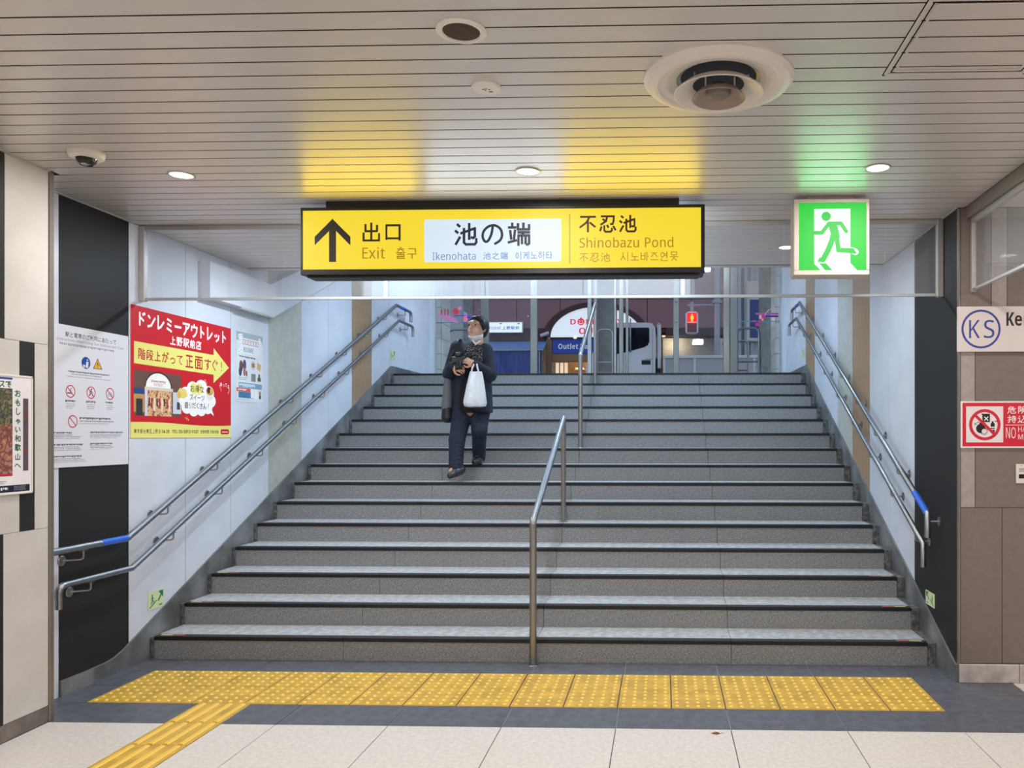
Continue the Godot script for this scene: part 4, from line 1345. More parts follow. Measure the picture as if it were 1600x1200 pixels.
func running_man_print() -> Texture2D:
	var c := Canvas.new(840, 840, C(30, 214, 58))
	var V := func(x: float, y: float) -> Vector2: return Vector2((x - 192.0) * 2.0, (y - 308.0) * 2.0)
	var poly := func(list: Array, col: Color) -> void:
		var p := PackedVector2Array()
		for q in list:
			p.append(V.call(q[0], q[1]))
		c.poly(p, col)
	var line := func(list: Array, width: float, col: Color) -> void:
		var p := []
		for q in list:
			p.append(V.call(q[0], q[1]))
		c.stroke(p, width * 2.0, col, true)
	var white := C(236, 250, 246)
	var green := C(30, 206, 58)
	poly.call([[288, 345], [514, 345], [514, 682], [558, 728], [330, 728], [288, 686]], white)
	line.call([[437, 600], [524, 604], [545, 614]], 40, white)
	poly.call([[322, 684], [362, 684], [402, 728], [358, 728]], green)
	var h: Vector2 = V.call(363, 392)
	c.disc(h.x, h.y, 57, green)
	line.call([[384, 436], [455, 436], [488, 486]], 23, green)
	line.call([[378, 440], [336, 494], [284, 494]], 23, green)
	poly.call([[372, 426], [428, 426], [448, 520], [438, 545], [384, 530], [392, 500]], green)
	line.call([[408, 520], [376, 600], [344, 660]], 33, green)
	poly.call([[322, 648], [360, 648], [348, 674], [310, 674]], green)
	line.call([[430, 530], [440, 602], [520, 606]], 28, green)
	poly.call([[505, 590], [534, 592], [552, 624], [505, 622]], green)
	return c.texture()


func build_lit_signs() -> void:
	# long yellow sign
	var z := -4.62
	var x0 := -2.146
	var x1 := 0.244
	var y1 := 2.856
	var y0 := 2.458
	var s := thing("exit_direction_sign", "long yellow lit exit sign with an up arrow hanging over the stairs", "sign", Vector3((x0 + x1) / 2, H, z - 0.07))
	var px0 := x0 + 0.012
	var px1 := x1 - 0.022
	var py1 := y1 - 0.017
	var py0 := y0 + 0.032
	inset(s, "housing", Vector3(x0 + 0.004, y0, z - 0.15), Vector3(x1 - 0.004, y1 - 0.002, z - 0.016), M.black, 0.004)
	inset(s, "frame_bar", Vector3(x0, py1, z - 0.03), Vector3(x1, y1, z + 0.006), M.black, 0.002)
	inset(s, "frame_bar", Vector3(x0, y0, z - 0.03), Vector3(x1, py0, z + 0.006), M.black, 0.002)
	inset(s, "frame_bar", Vector3(x0, py0, z - 0.03), Vector3(px0, py1, z + 0.006), M.black, 0.002)
	inset(s, "frame_bar", Vector3(px1, py0, z - 0.03), Vector3(x1, py1, z + 0.006), M.black, 0.002)
	inset(s, "mount", Vector3(-2.005, y1 - 0.002, z - 0.13), Vector3(0.095, H, z - 0.02), M.black, 0.002)
	inset(s, "lower_lip", Vector3(x0 + 0.03, y0 - 0.012, z - 0.13), Vector3(x1 - 0.03, y0, z - 0.02), M.black, 0.002)
	var m := printed("exit_print", exit_sign_print(), 0.6)
	m.emission_enabled = true
	m.emission_texture = m.albedo_texture
	m.emission = Color.WHITE
	m.emission_operator = BaseMaterial3D.EMISSION_OP_MULTIPLY
	m.emission_energy_multiplier = 0.85
	m.albedo_color = Color(0.35, 0.35, 0.35)
	sheet(s, "lit_face", Vector3(px0, py1, z), Vector3(px1, py1, z), Vector3(px1, py0, z), Vector3(px0, py0, z), Vector3(0, 0, 1), m)
	var bm := printed("back_print", back_sign_print(), 0.4)
	bm.emission_enabled = true
	bm.emission_texture = bm.albedo_texture
	bm.emission = Color.WHITE
	bm.emission_operator = BaseMaterial3D.EMISSION_OP_MULTIPLY
	bm.emission_energy_multiplier = 1.6
	sheet(s, "lit_back", Vector3(px1, py1, z - 0.151), Vector3(px0, py1, z - 0.151), Vector3(px0, py0, z - 0.151), Vector3(px1, py0, z - 0.151), Vector3(0, 0, -1), bm)
	var yc := (py0 + py1) / 2
	var hh := py1 - py0
	var yellow := Color(1.0, 0.86, 0.07)
	panel_light(s, Vector3(-1.79, yc, z + 0.012), Vector2(0.66, hh), yellow, 0.15)
	panel_light(s, Vector3(-0.985, yc, z + 0.012), Vector2(0.80, hh), Color(0.88, 0.94, 1.0), 0.13)
	panel_light(s, Vector3(-0.185, yc, z + 0.012), Vector2(0.78, hh), yellow, 0.175)
	panel_light(s, Vector3(-0.96, yc, z - 0.165), Vector2(2.3, hh), Color(0.88, 0.94, 1.0), 1.0, PI)
	# green running-man sign
	var gz := -4.60
	var g := thing("emergency_exit_sign", "square green lit exit sign with a white running figure doorway", "sign", Vector3(0.974, H, gz - 0.06))
	inset(g, "housing", Vector3(0.757, 2.434, gz - 0.12), Vector3(1.191, 2.874, gz - 0.012), M.frame_beige, 0.006)
	var f0 := Vector3(0.786, 2.462, gz)
	var f1 := Vector3(1.174, 2.853, gz)
	inset(g, "frame_bar", Vector3(0.757, f1.y, gz - 0.02), Vector3(1.191, 2.874, gz + 0.008), M.frame_beige, 0.003)
	inset(g, "frame_bar", Vector3(0.757, 2.434, gz - 0.02), Vector3(1.191, f0.y, gz + 0.008), M.frame_beige, 0.003)
	inset(g, "frame_bar", Vector3(0.757, f0.y, gz - 0.02), Vector3(f0.x, f1.y, gz + 0.008), M.frame_beige, 0.003)
	inset(g, "frame_bar", Vector3(f1.x, f0.y, gz - 0.02), Vector3(1.191, f1.y, gz + 0.008), M.frame_beige, 0.003)
	inset(g, "mount", Vector3(0.84, 2.873, gz - 0.1), Vector3(1.11, H, gz - 0.03), M.frame_beige, 0.002)
	var gm := printed("running_print", running_man_print(), 0.6)
	gm.emission_enabled = true
	gm.emission_texture = gm.albedo_texture
	gm.emission = Color.WHITE
	gm.emission_operator = BaseMaterial3D.EMISSION_OP_MULTIPLY
	gm.emission_energy_multiplier = 0.85
	gm.albedo_color = Color(0.35, 0.35, 0.35)
	sheet(g, "lit_face", Vector3(f0.x, f1.y, gz), Vector3(f1.x, f1.y, gz), Vector3(f1.x, f0.y, gz), Vector3(f0.x, f0.y, gz), Vector3(0, 0, 1), gm)
	panel_light(g, Vector3(0.98, 2.657, gz + 0.012), Vector2(0.38, 0.38), Color(0.60, 1.0, 0.74), 0.075)


# ---- print on the walls

func red_poster_print() -> Texture2D:
	var W := 1400.0
	var Hh := 1025.0
	var red := C(206, 26, 38)
	var lemon := C(240, 232, 128)
	var white := C(250, 248, 246)
	var wine := C(190, 24, 36)
	var c := Canvas.new(int(W), int(Hh), red)
	c.glyphs("ドンレミーアウトレット", 0.055 * W, 0.036 * Hh, 0.074 * W, 0.116 * Hh, 0.0822 * W, 19, white)
	c.glyphs("上野駅前店", 0.342 * W, 0.173 * Hh, 0.058 * W, 0.076 * Hh, 0.0655 * W, 11, white)
	c.poly(PackedVector2Array([Vector2(0.028 * W, 0.271 * Hh), Vector2(0.796 * W, 0.271 * Hh), Vector2(0.796 * W, 0.209 * Hh), Vector2(0.976 * W, 0.364 * Hh), Vector2(0.796 * W, 0.519 * Hh), Vector2(0.796 * W, 0.445 * Hh), Vector2(0.028 * W, 0.438 * Hh)]), lemon)
	c.glyphs("階段上がって", 0.06 * W, 0.318 * Hh, 0.062 * W, 0.084 * Hh, 0.0695 * W, 9, wine)
	c.glyphs("正面", 0.492 * W, 0.304 * Hh, 0.086 * W, 0.112 * Hh, 0.098 * W, 13, wine)
	c.glyphs("すぐ！", 0.694 * W, 0.314 * Hh, 0.072 * W, 0.096 * Hh, 0.078 * W, 11, wine)
	# picture of the shop front
	var x0 := 0.026 * W
	var x1 := 0.452 * W
	var y0 := 0.486 * Hh
	var y1 := 0.83 * Hh
	c.soft(x0, y0, x1, y1, 28, C(110, 78, 70))
	var noise := FastNoiseLite.new()
	noise.seed = 5
	noise.frequency = 0.02
	noise.fractal_octaves = 3
	c.rect(x0, 0.66 * Hh, 0.115 * W, y1 - 28, C(196, 150, 84))
	c.rect(x0, 0.62 * Hh, 0.115 * W, 0.665 * Hh, C(44, 70, 130))
	c.disc(0.24 * W, 0.605 * Hh, 0.122 * W, C(70, 44, 40), 0.125 * Hh)
	c.disc(0.24 * W, 0.605 * Hh, 0.113 * W, C(250, 248, 246), 0.112 * Hh)
	c.rect(0.118 * W, 0.605 * Hh, 0.372 * W, 0.63 * Hh, C(226, 210, 190))
	c.speckle(int(0.135 * W), int(0.63 * Hh), int(0.36 * W), int(y1), noise, [C(96, 60, 44), C(208, 160, 96), C(232, 200, 150), C(150, 60, 60), C(228, 190, 120)])
	for k in 9:
		c.rect((0.15 + 0.023 * k) * W, 0.69 * Hh, (0.163 + 0.023 * k) * W, (0.75 + 0.02 * (k % 3)) * Hh, [C(60, 50, 54), C(180, 40, 60), C(236, 220, 200)][k % 3])
	c.rect(0.045 * W, 0.70 * Hh, 0.1 * W, y1, C(52, 52, 56))
	c.rect(0.118 * W, 0.63 * Hh, 0.142 * W, y1, C(214, 210, 220))
	c.rect(0.372 * W, 0.63 * Hh, 0.452 * W, y1 - 26, C(206, 214, 226))
	c.rect(0.41 * W, 0.71 * Hh, 0.44 * W, 0.77 * Hh, C(70, 70, 70))
	c.latin("Domremy", 0.175 * W, 0.566 * Hh, 0.018 * Hh, C(190, 60, 90), 0.13 * W, 700)
	c.latin("OUTLET", 0.198 * W, 0.594 * Hh, 0.02 * Hh, C(190, 60, 90), 0.085 * W, 400)
	# cloud with the sweets
	for q in [[0.50, 0.63, 0.055], [0.57, 0.585, 0.06], [0.66, 0.565, 0.062], [0.74, 0.61, 0.06], [0.76, 0.68, 0.06], [0.73, 0.745, 0.05], [0.66, 0.765, 0.05], [0.58, 0.77, 0.05], [0.51, 0.745, 0.055], [0.48, 0.69, 0.05], [0.62, 0.67, 0.1]]:
		c.disc(q[0] * W, q[1] * Hh, q[2] * W, white, q[2] * Hh * 1.0)
	c.poly(PackedVector2Array([Vector2(0.74 * W, 0.77 * Hh), Vector2(0.80 * W, 0.81 * Hh), Vector2(0.77 * W, 0.74 * Hh)]), white)
	c.disc(0.58 * W, 0.585 * Hh, 0.036 * W, lemon)
	c.disc(0.635 * W, 0.585 * Hh, 0.036 * W, lemon)
	c.glyphs("お得な", 0.545 * W, 0.556 * Hh, 0.044 * W, 0.058 * Hh, 0.050 * W, 6, C(90, 30, 30))
	c.glyphs("スイーツ", 0.538 * W, 0.634 * Hh, 0.036 * W, 0.05 * Hh, 0.040 * W, 6, C(90, 30, 30))
	c.glyphs("盛りだくさん！", 0.487 * W, 0.703 * Hh, 0.036 * W, 0.05 * Hh, 0.0385 * W, 6, C(90, 30, 30))
	c.poly(PackedVector2Array([Vector2(0.405 * W, 0.64 * Hh), Vector2(0.44 * W, 0.59 * Hh), Vector2(0.50 * W, 0.60 * Hh), Vector2(0.518 * W, 0.65 * Hh), Vector2(0.48 * W, 0.675 * Hh), Vector2(0.43 * W, 0.67 * Hh)]), C(240, 214, 120))
	c.disc(0.43 * W, 0.65 * Hh, 0.02 * W, C(226, 180, 90))
	c.disc(0.755 * W, 0.635 * Hh, 0.042 * W, C(236, 232, 222), 0.04 * Hh)
	c.disc(0.752 * W, 0.595 * Hh, 0.04 * W, C(196, 150, 60), 0.034 * Hh)
	c.disc(0.742 * W, 0.585 * Hh, 0.02 * W, C(84, 34, 30))
	c.disc(0.768 * W, 0.59 * Hh, 0.014 * W, C(232, 190, 70))
	for p in [[0.705, 0.51, 12], [0.695, 0.50, 5], [0.72, 0.525, 5], [0.51, 0.84, 12], [0.525, 0.85, 6], [0.495, 0.835, 5]]:
		var q := Vector2(p[0] * W, p[1] * Hh)
		c.stroke([q - Vector2(p[2], 0), q + Vector2(p[2], 0)], 4, lemon)
		c.stroke([q - Vector2(0, p[2] * 1.5), q + Vector2(0, p[2] * 1.5)], 4, lemon)
	c.glyphs("持って", 0.868 * W, 0.505 * Hh, 0.026 * W, 0.036 * Hh, 0.029 * W, 4, white)
	c.glyph("る", 0.956 * W, 0.52 * Hh, 0.026 * W, 0.036 * Hh, 4, white)
	c.stroke([Vector2(0.865 * W, 0.53 * Hh), Vector2(0.885 * W, 0.585 * Hh)], 4, white)
	c.stroke([Vector2(0.985 * W, 0.555 * Hh), Vector2(0.965 * W, 0.60 * Hh)], 4, white)
	# band with the address
	var band := PackedVector2Array()
	for k in 41:
		var u := k / 40.0
		band.append(Vector2(u * W, (0.887 + 0.010 * sin((u - 0.45) * 5.2)) * Hh))
	band.append(Vector2(W, Hh))
	band.append(Vector2(0, Hh))
	c.poly(band, lemon)
	var brown := C(70, 50, 26)
	c.glyphs("東京都台東区上野", 0.026 * W, 0.931 * Hh, 0.024 * W, 0.034 * Hh, 0.0262 * W, 3.2, brown)
	c.latin("2-14-28", 0.240 * W, 0.962 * Hh, 0.026 * Hh, brown, 0.098 * W, 700)
	c.latin("TEL 03-5812-1137", 0.366 * W, 0.962 * Hh, 0.026 * Hh, brown, 0.262 * W, 700)
	c.glyphs("営業時間", 0.652 * W, 0.934 * Hh, 0.021 * W, 0.03 * Hh, 0.0228 * W, 2.8, brown)
	c.latin("11:00-19:00", 0.752 * W, 0.962 * Hh, 0.026 * Hh, brown, 0.1 * W, 700)
	c.soft(0.877 * W, 0.925 * Hh, 0.977 * W, 0.97 * Hh, 20, red)
	c.rect(0.892 * W, 0.946 * Hh, 0.962 * W, 0.953 * Hh, white)
	return c.texture()


func notice_print() -> Texture2D:
	var W := 1000.0
	var Hh := 1078.0
	var paper := C(226, 226, 234)
	var ink := C(52, 50, 58)
	var grey := C(132, 130, 140)
	var c := Canvas.new(int(W), int(Hh), paper)
	var r := RandomNumberGenerator.new()
	r.seed = 3
	c.glyphs("駅と電車のご利用にあたって", 0.30 * W, 0.046 * Hh, 0.040 * W, 0.036 * Hh, 0.0428 * W, 3.6, ink)
	c.latin("Instructions When Using Our Stations and Train", 0.215 * W, 0.112 * Hh, 0.019 * Hh, grey, 0.725 * W)
	c.rows(0.24 * W, 0.126 * Hh, 0.93 * W, 1, 10, 20, C(160, 158, 166), r)
	c.disc(0.512 * W, 0.25 * Hh, 0.047 * W, C(30, 72, 160))
	c.disc(0.528 * W, 0.228 * Hh, 7, paper)
	c.poly(PackedVector2Array([Vector2(0.515 * W, 0.24 * Hh), Vector2(0.54 * W, 0.24 * Hh), Vector2(0.535 * W, 0.285 * Hh), Vector2(0.508 * W, 0.285 * Hh)]), paper)
	c.poly(PackedVector2Array([Vector2(0.482 * W, 0.262 * Hh), Vector2(0.505 * W, 0.268 * Hh), Vector2(0.5 * W, 0.285 * Hh), Vector2(0.484 * W, 0.285 * Hh)]), paper)
	c.poly(PackedVector2Array([Vector2(0.64 * W, 0.205 * Hh), Vector2(0.692 * W, 0.285 * Hh), Vector2(0.588 * W, 0.285 * Hh)]), ink)
	c.poly(PackedVector2Array([Vector2(0.64 * W, 0.216 * Hh), Vector2(0.682 * W, 0.280 * Hh), Vector2(0.598 * W, 0.280 * Hh)]), C(244, 184, 40))
	c.rect(0.635 * W, 0.236 * Hh, 0.645 * W, 0.26 * Hh, ink)
	c.rect(0.635 * W, 0.266 * Hh, 0.645 * W, 0.273 * Hh, ink)
	c.rows(0.33 * W, 0.318 * Hh, 0.84 * W, 1, 10, 13, ink, r)
	c.rows(0.36 * W, 0.338 * Hh, 0.80 * W, 1, 10, 9, grey, r)
	c.rows(0.31 * W, 0.356 * Hh, 0.88 * W, 1, 10, 9, C(170, 168, 176), r)
	var cr := C(196, 38, 62)
	for p in [[0.351, 0.465], [0.567, 0.463], [0.781, 0.462], [0.374, 0.677]]:
		var x: float = p[0] * W
		var y: float = p[1] * Hh
		c.ring(x, y, 49, 8, cr, paper)
		if p[1] < 0.6:
			if p[0] < 0.4:
				c.rect(x - 34, y + 8, x + 20, y + 17, ink)
				c.stroke([Vector2(x + 6, y - 2), Vector2(x - 4, y - 14), Vector2(x + 12, y - 26)], 4, ink, true)
			elif p[0] < 0.6:
				c.disc(x + 4, y - 26, 7, ink)
				c.stroke([Vector2(x, y - 16), Vector2(x - 2, y + 4), Vector2(x - 20, y + 24)], 9, ink, true)
				c.stroke([Vector2(x - 2, y + 2), Vector2(x + 16, y + 10), Vector2(x + 16, y + 26)], 7, ink, true)
				c.stroke([Vector2(x - 20, y), Vector2(x, y - 12), Vector2(x + 18, y - 2)], 5, ink, true)
			else:
				c.ring(x - 16, y + 10, 13, 3, grey, paper)
				c.ring(x + 16, y + 10, 13, 3, grey, paper)
				c.stroke([Vector2(x - 16, y + 10), Vector2(x - 4, y - 10), Vector2(x + 10, y - 10), Vector2(x + 16, y + 10)], 3, grey)
		c.stroke([Vector2(x - 32, y - 32), Vector2(x + 32, y + 32)], 8, cr)
		if p[1] < 0.6:
			c.rows(x - 52, y + 66, x + 56, 1, 10, 17, ink, r)
			c.rows(x - 44, y + 92, x + 50, 3, 15, 9, C(168, 166, 174), r)
	c.rows(0.445 * W, 0.645 * Hh, 0.86 * W, 1, 10, 17, ink, r)
	c.rows(0.445 * W, 0.668 * Hh, 0.84 * W, 1, 10, 12, grey, r)
	c.rows(0.445 * W, 0.686 * Hh, 0.80 * W, 1, 10, 10, C(176, 174, 182), r)
	for p in [[0.12, 0.752, 0.46], [0.558, 0.748, 0.95], [0.12, 0.836, 0.51], [0.558, 0.832, 0.86], [0.12, 0.918, 0.53]]:
		c.rows(p[0] * W, p[1] * Hh, p[2] * W, 1, 10, 14, ink, r)
		c.rows(p[0] * W, (p[1] + 0.019) * Hh, p[2] * W, 2, 12, 8, grey, r)
		c.rows(p[0] * W, (p[1] + 0.042) * Hh, p[2] * W, 1, 12, 8, C(170, 168, 176), r)
	return c.texture()


func autumn_poster_print() -> Texture2D:
	var W := 720.0
	var Hh := 1024.0
	var c := Canvas.new(int(W), int(Hh), C(238, 232, 236))
	var green := C(38, 92, 58)
	var noise := FastNoiseLite.new()
	noise.seed = 21
	noise.frequency = 0.011
	noise.fractal_octaves = 5
	c.speckle(24, 110, 505, 430, noise, [C(30, 40, 34), C(60, 76, 56), C(120, 116, 70), C(52, 60, 60), C(150, 130, 90), C(84, 92, 66), C(44, 52, 46)])
	c.speckle(24, 430, 505, 850, noise, [C(60, 40, 44), C(150, 96, 92), C(190, 134, 126), C(110, 64, 56), C(172, 110, 84), C(200, 158, 140), C(84, 60, 52)])
	c.speckle(618, 190, 676, 830, noise, [C(40, 40, 56), C(90, 84, 100), C(120, 70, 60), C(70, 60, 96)])
	c.rect(24, 16, 505, 34, C(52, 74, 150))
	c.glyphs("バスで", 300, 46, 58, 58, 66, 10, green)
	c.down("おもしゃい和歌山へ", 530, 118, 62, 62, 79, 9, green)
	c.soft(0, 330, 60, 380, 6, C(236, 230, 228))
	c.soft(20, 560, 80, 584, 8, C(232, 236, 240))
	c.soft(20, 660, 100, 680, 8, C(232, 236, 240))
	c.rect(24, 850, 505, 870, C(190, 40, 60))
	c.rect(24, 870, 505, 950, C(242, 236, 238))
	var r := RandomNumberGenerator.new()
	r.seed = 9
	c.rows(60, 880, 460, 4, 16, 9, C(120, 90, 100), r)
	c.rect(24, 950, 690, 1010, C(24, 26, 50))
	c.rows(330, 966, 480, 1, 10, 26, C(236, 236, 240), r)
	c.rows(520, 960, 676, 3, 14, 8, C(160, 160, 180), r)
	return c.texture()


func shoe_poster_print() -> Texture2D:
	var W := 640.0
	var Hh := 880.0
	var c := Canvas.new(int(W), int(Hh), C(226, 228, 232))
	var r := RandomNumberGenerator.new()
	r.seed = 12
	c.rect(0, 0, W, 110, C(170, 180, 190))
	c.rect(80, 70, W - 60, 270, C(232, 234, 238))
	for p in [[70, 60], [120, 50], [90, 110], [560, 60], [590, 100], [70, 250], [110, 230], [60, 290]]:
		for k in 5:
			var a := TAU * k / 5.0
			c.disc(p[0] + cos(a) * 18, p[1] + sin(a) * 18, 14, C(244, 244, 246))
		c.disc(p[0], p[1], 7, C(50, 50, 56))
	for k in 6:
		c.stroke([Vector2(150 + k * 66, 90), Vector2(150 + k * 66, 150)], 8, C(190, 104, 104))
		c.stroke([Vector2(150 + k * 66, 94), Vector2(196 + k * 66, 94), Vector2(196 + k * 66, 148), Vector2(150 + k * 66, 148)], 7, C(190, 104, 104))
	c.latin("KUME", 170, 246, 62, C(120, 160, 176), 240, 700)
	c.rows(60, 300, 600, 1, 10, 24, C(70, 70, 84), r)
	# shoes and craft things
	c.disc(110, 430, 44, C(120, 74, 60), 70)
	c.disc(190, 410, 40, C(78, 80, 100), 66)
	c.disc(90, 500, 36, C(44, 66, 100), 60)
	c.disc(190, 500, 30, C(176, 96, 92), 54)
	c.disc(240, 520, 16, C(90, 70, 60), 40)
	c.ring(400, 400, 56, 8, C(150, 160, 180), C(226, 228, 232))
	c.disc(400, 400, 40, C(178, 116, 70), 34)
	c.poly(PackedVector2Array([Vector2(500, 350), Vector2(600, 380), Vector2(580, 470), Vector2(490, 440)]), C(206, 178, 126))
	c.soft(352, 510, 462, 610, 10, C(132, 134, 134))
	c.disc(550, 530, 22, C(84, 92, 60), 30)
	c.rect(510, 550, 592, 600, C(96, 92, 60))
	c.rows(50, 570, 300, 2, 22, 11, C(130, 130, 140), r)
	c.rect(50, 636, 620, 704, C(130, 164, 188))
	c.rows(70, 650, 600, 1, 10, 40, C(226, 236, 240), r)
	c.rect(6, 706, 334, 752, C(214, 92, 82))
	c.rows(40, 718, 250, 1, 10, 22, C(250, 240, 236), r)
	c.rect(50, 752, 420, 832, C(86, 140, 182))
	c.rows(62, 764, 400, 3, 22, 12, C(30, 60, 96), r)
	c.rect(340, 716, 420, 826, C(236, 238, 240))
	c.rect(432, 716, 522, 836, C(240, 240, 242))
	c.disc(570, 760, 24, C(150, 130, 110), 36)
	c.disc(572, 806, 26, C(50, 56, 56), 26)
	c.rows(20, 850, 420, 1, 10, 10, C(150, 150, 160), r)
	return c.texture()


func evac_print(mirrored: bool) -> Texture2D:
	var c := Canvas.new(256, 200, C(214, 226, 178))
	var g := C(34, 112, 74)
	var x := func(v: float) -> float: return 256.0 - v if mirrored else v
	c.stroke([Vector2(x.call(160.0), 120), Vector2(x.call(226.0), 36)], 20, g)
	c.poly(PackedVector2Array([Vector2(x.call(240.0), 14), Vector2(x.call(240.0), 92), Vector2(x.call(214.0), 66), Vector2(x.call(166.0), 14)]), g)
	c.stroke([Vector2(x.call(30.0), 176), Vector2(x.call(74.0), 150), Vector2(x.call(128.0), 112)], 12, g)
	c.disc(x.call(66.0), 46, 10, g)
	c.stroke([Vector2(x.call(66.0), 62), Vector2(x.call(68.0), 100), Vector2(x.call(52.0), 140)], 14, g, true)
	c.stroke([Vector2(x.call(68.0), 98), Vector2(x.call(88.0), 110), Vector2(x.call(86.0), 132)], 10, g, true)
	c.stroke([Vector2(x.call(50.0), 86), Vector2(x.call(66.0), 66), Vector2(x.call(88.0), 82)], 8, g, true)
	var t := 176.0 if not mirrored else 30.0
	for k in 4:
		c.rect(t + k * 13, 160, t + 9 + k * 13, 178, g)
	return c.texture()


func line_sign_print() -> Texture2D:
	var c := Canvas.new(1640, 320, C(224, 212, 210))
	c.ring(162, 160, 138, 15, C(52, 68, 150), C(224, 212, 210))
	c.latin("K", 78, 224, 128, C(52, 68, 150), 76)
	c.latin("S", 182, 224, 128, C(52, 68, 150), 74)
	c.latin("Keisei Line", 340, 138, 96, C(24, 18, 20), 520, 700)
	c.rect(474, 0, 477, 320, C(196, 184, 182))
	return c.texture()


func danger_print() -> Texture2D:
	var c := Canvas.new(1400, 520, C(240, 234, 234))
	var red := C(214, 34, 58)
	var ink := C(30, 26, 28)
	var paper := C(238, 230, 230)
	c.rect(18, 18, 1382, 502, red)
	c.rect(58, 58, 466, 458, paper)
	c.ring(264, 262, 174, 34, red, paper)
	c.poly(PackedVector2Array([Vector2(236, 160), Vector2(250, 140), Vector2(320, 140), Vector2(320, 232), Vector2(240, 232)]), ink)
	c.rect(228, 138, 246, 152, ink)
	c.stroke([Vector2(258, 172), Vector2(302, 216)], 12, paper)
	c.stroke([Vector2(302, 172), Vector2(258, 216)], 12, paper)
	c.disc(220, 304, 52, ink)
	c.rect(206, 240, 236, 262, ink)
	c.stroke([Vector2(206, 246), Vector2(190, 232), Vector2(176, 244)], 6, ink, true)
	for k in 8:
		var a := TAU * k / 8.0
		c.stroke([Vector2(160, 254), Vector2(160 + cos(a) * 18, 254 + sin(a) * 18)], 4, C(120, 120, 170))
	for k in 14:
		var a := TAU * k / 14.0
		c.stroke([Vector2(256, 334), Vector2(256 + cos(a) * 44, 334 + sin(a) * 44)], 7, ink)
	c.disc(256, 334, 26, paper)
	c.soft(328, 244, 372, 350, 10, ink)
	c.rect(340, 224, 360, 246, ink)
	c.rect(328, 284, 372, 296, paper)
	c.rect(328, 308, 372, 318, paper)
	for k in 3:
		c.stroke([Vector2(372, 226 - k * 4), Vector2(404, 214 + k * 10)], 4, ink)
	c.stroke([Vector2(150, 148), Vector2(378, 376)], 32, red)
	c.glyphs("危険物", 512, 56, 100, 84, 112, 10, paper)
	c.glyphs("持込禁止", 512, 156, 100, 88, 112, 10, paper)
	c.rect(490, 262, 1340, 268, paper)
	c.latin("NO", 496, 412, 120, paper, 108)
	c.latin("HAZARDOUS", 630, 340, 58, paper, 420)
	c.latin("MATERIALS", 630, 424, 58, paper, 400)
	return c.texture()


func hung(called: String, label: String, category: String, a: Vector3, b: Vector3, thick: Vector3, m: Material, edge: Material) -> Node3D:
	# a, b: corners of the printed face (top left, bottom right) on a wall across x or z; thick: from the face back to the wall
	var t := thing(called, label, category, Vector3((a.x + b.x) / 2, minf(a.y, b.y), (a.z + b.z) / 2) + thick)
	var mb := MB.new()
	var lo := a.min(b)
	var hi := a.max(b)
	var rear := thick * 0.97
	var front := thick * 0.12
	lo = (lo + rear).min(lo + front)
	hi = (hi + rear).max(hi + front)
	mb.box((lo + hi) / 2.0 - t.position, hi - lo, 0.0006)
	add(t, "board", mb.mesh(), edge)
	sheet(t, "printed_face", a, Vector3(b.x, a.y, b.z), b, Vector3(a.x, b.y, a.z), -thick, m)
	return t


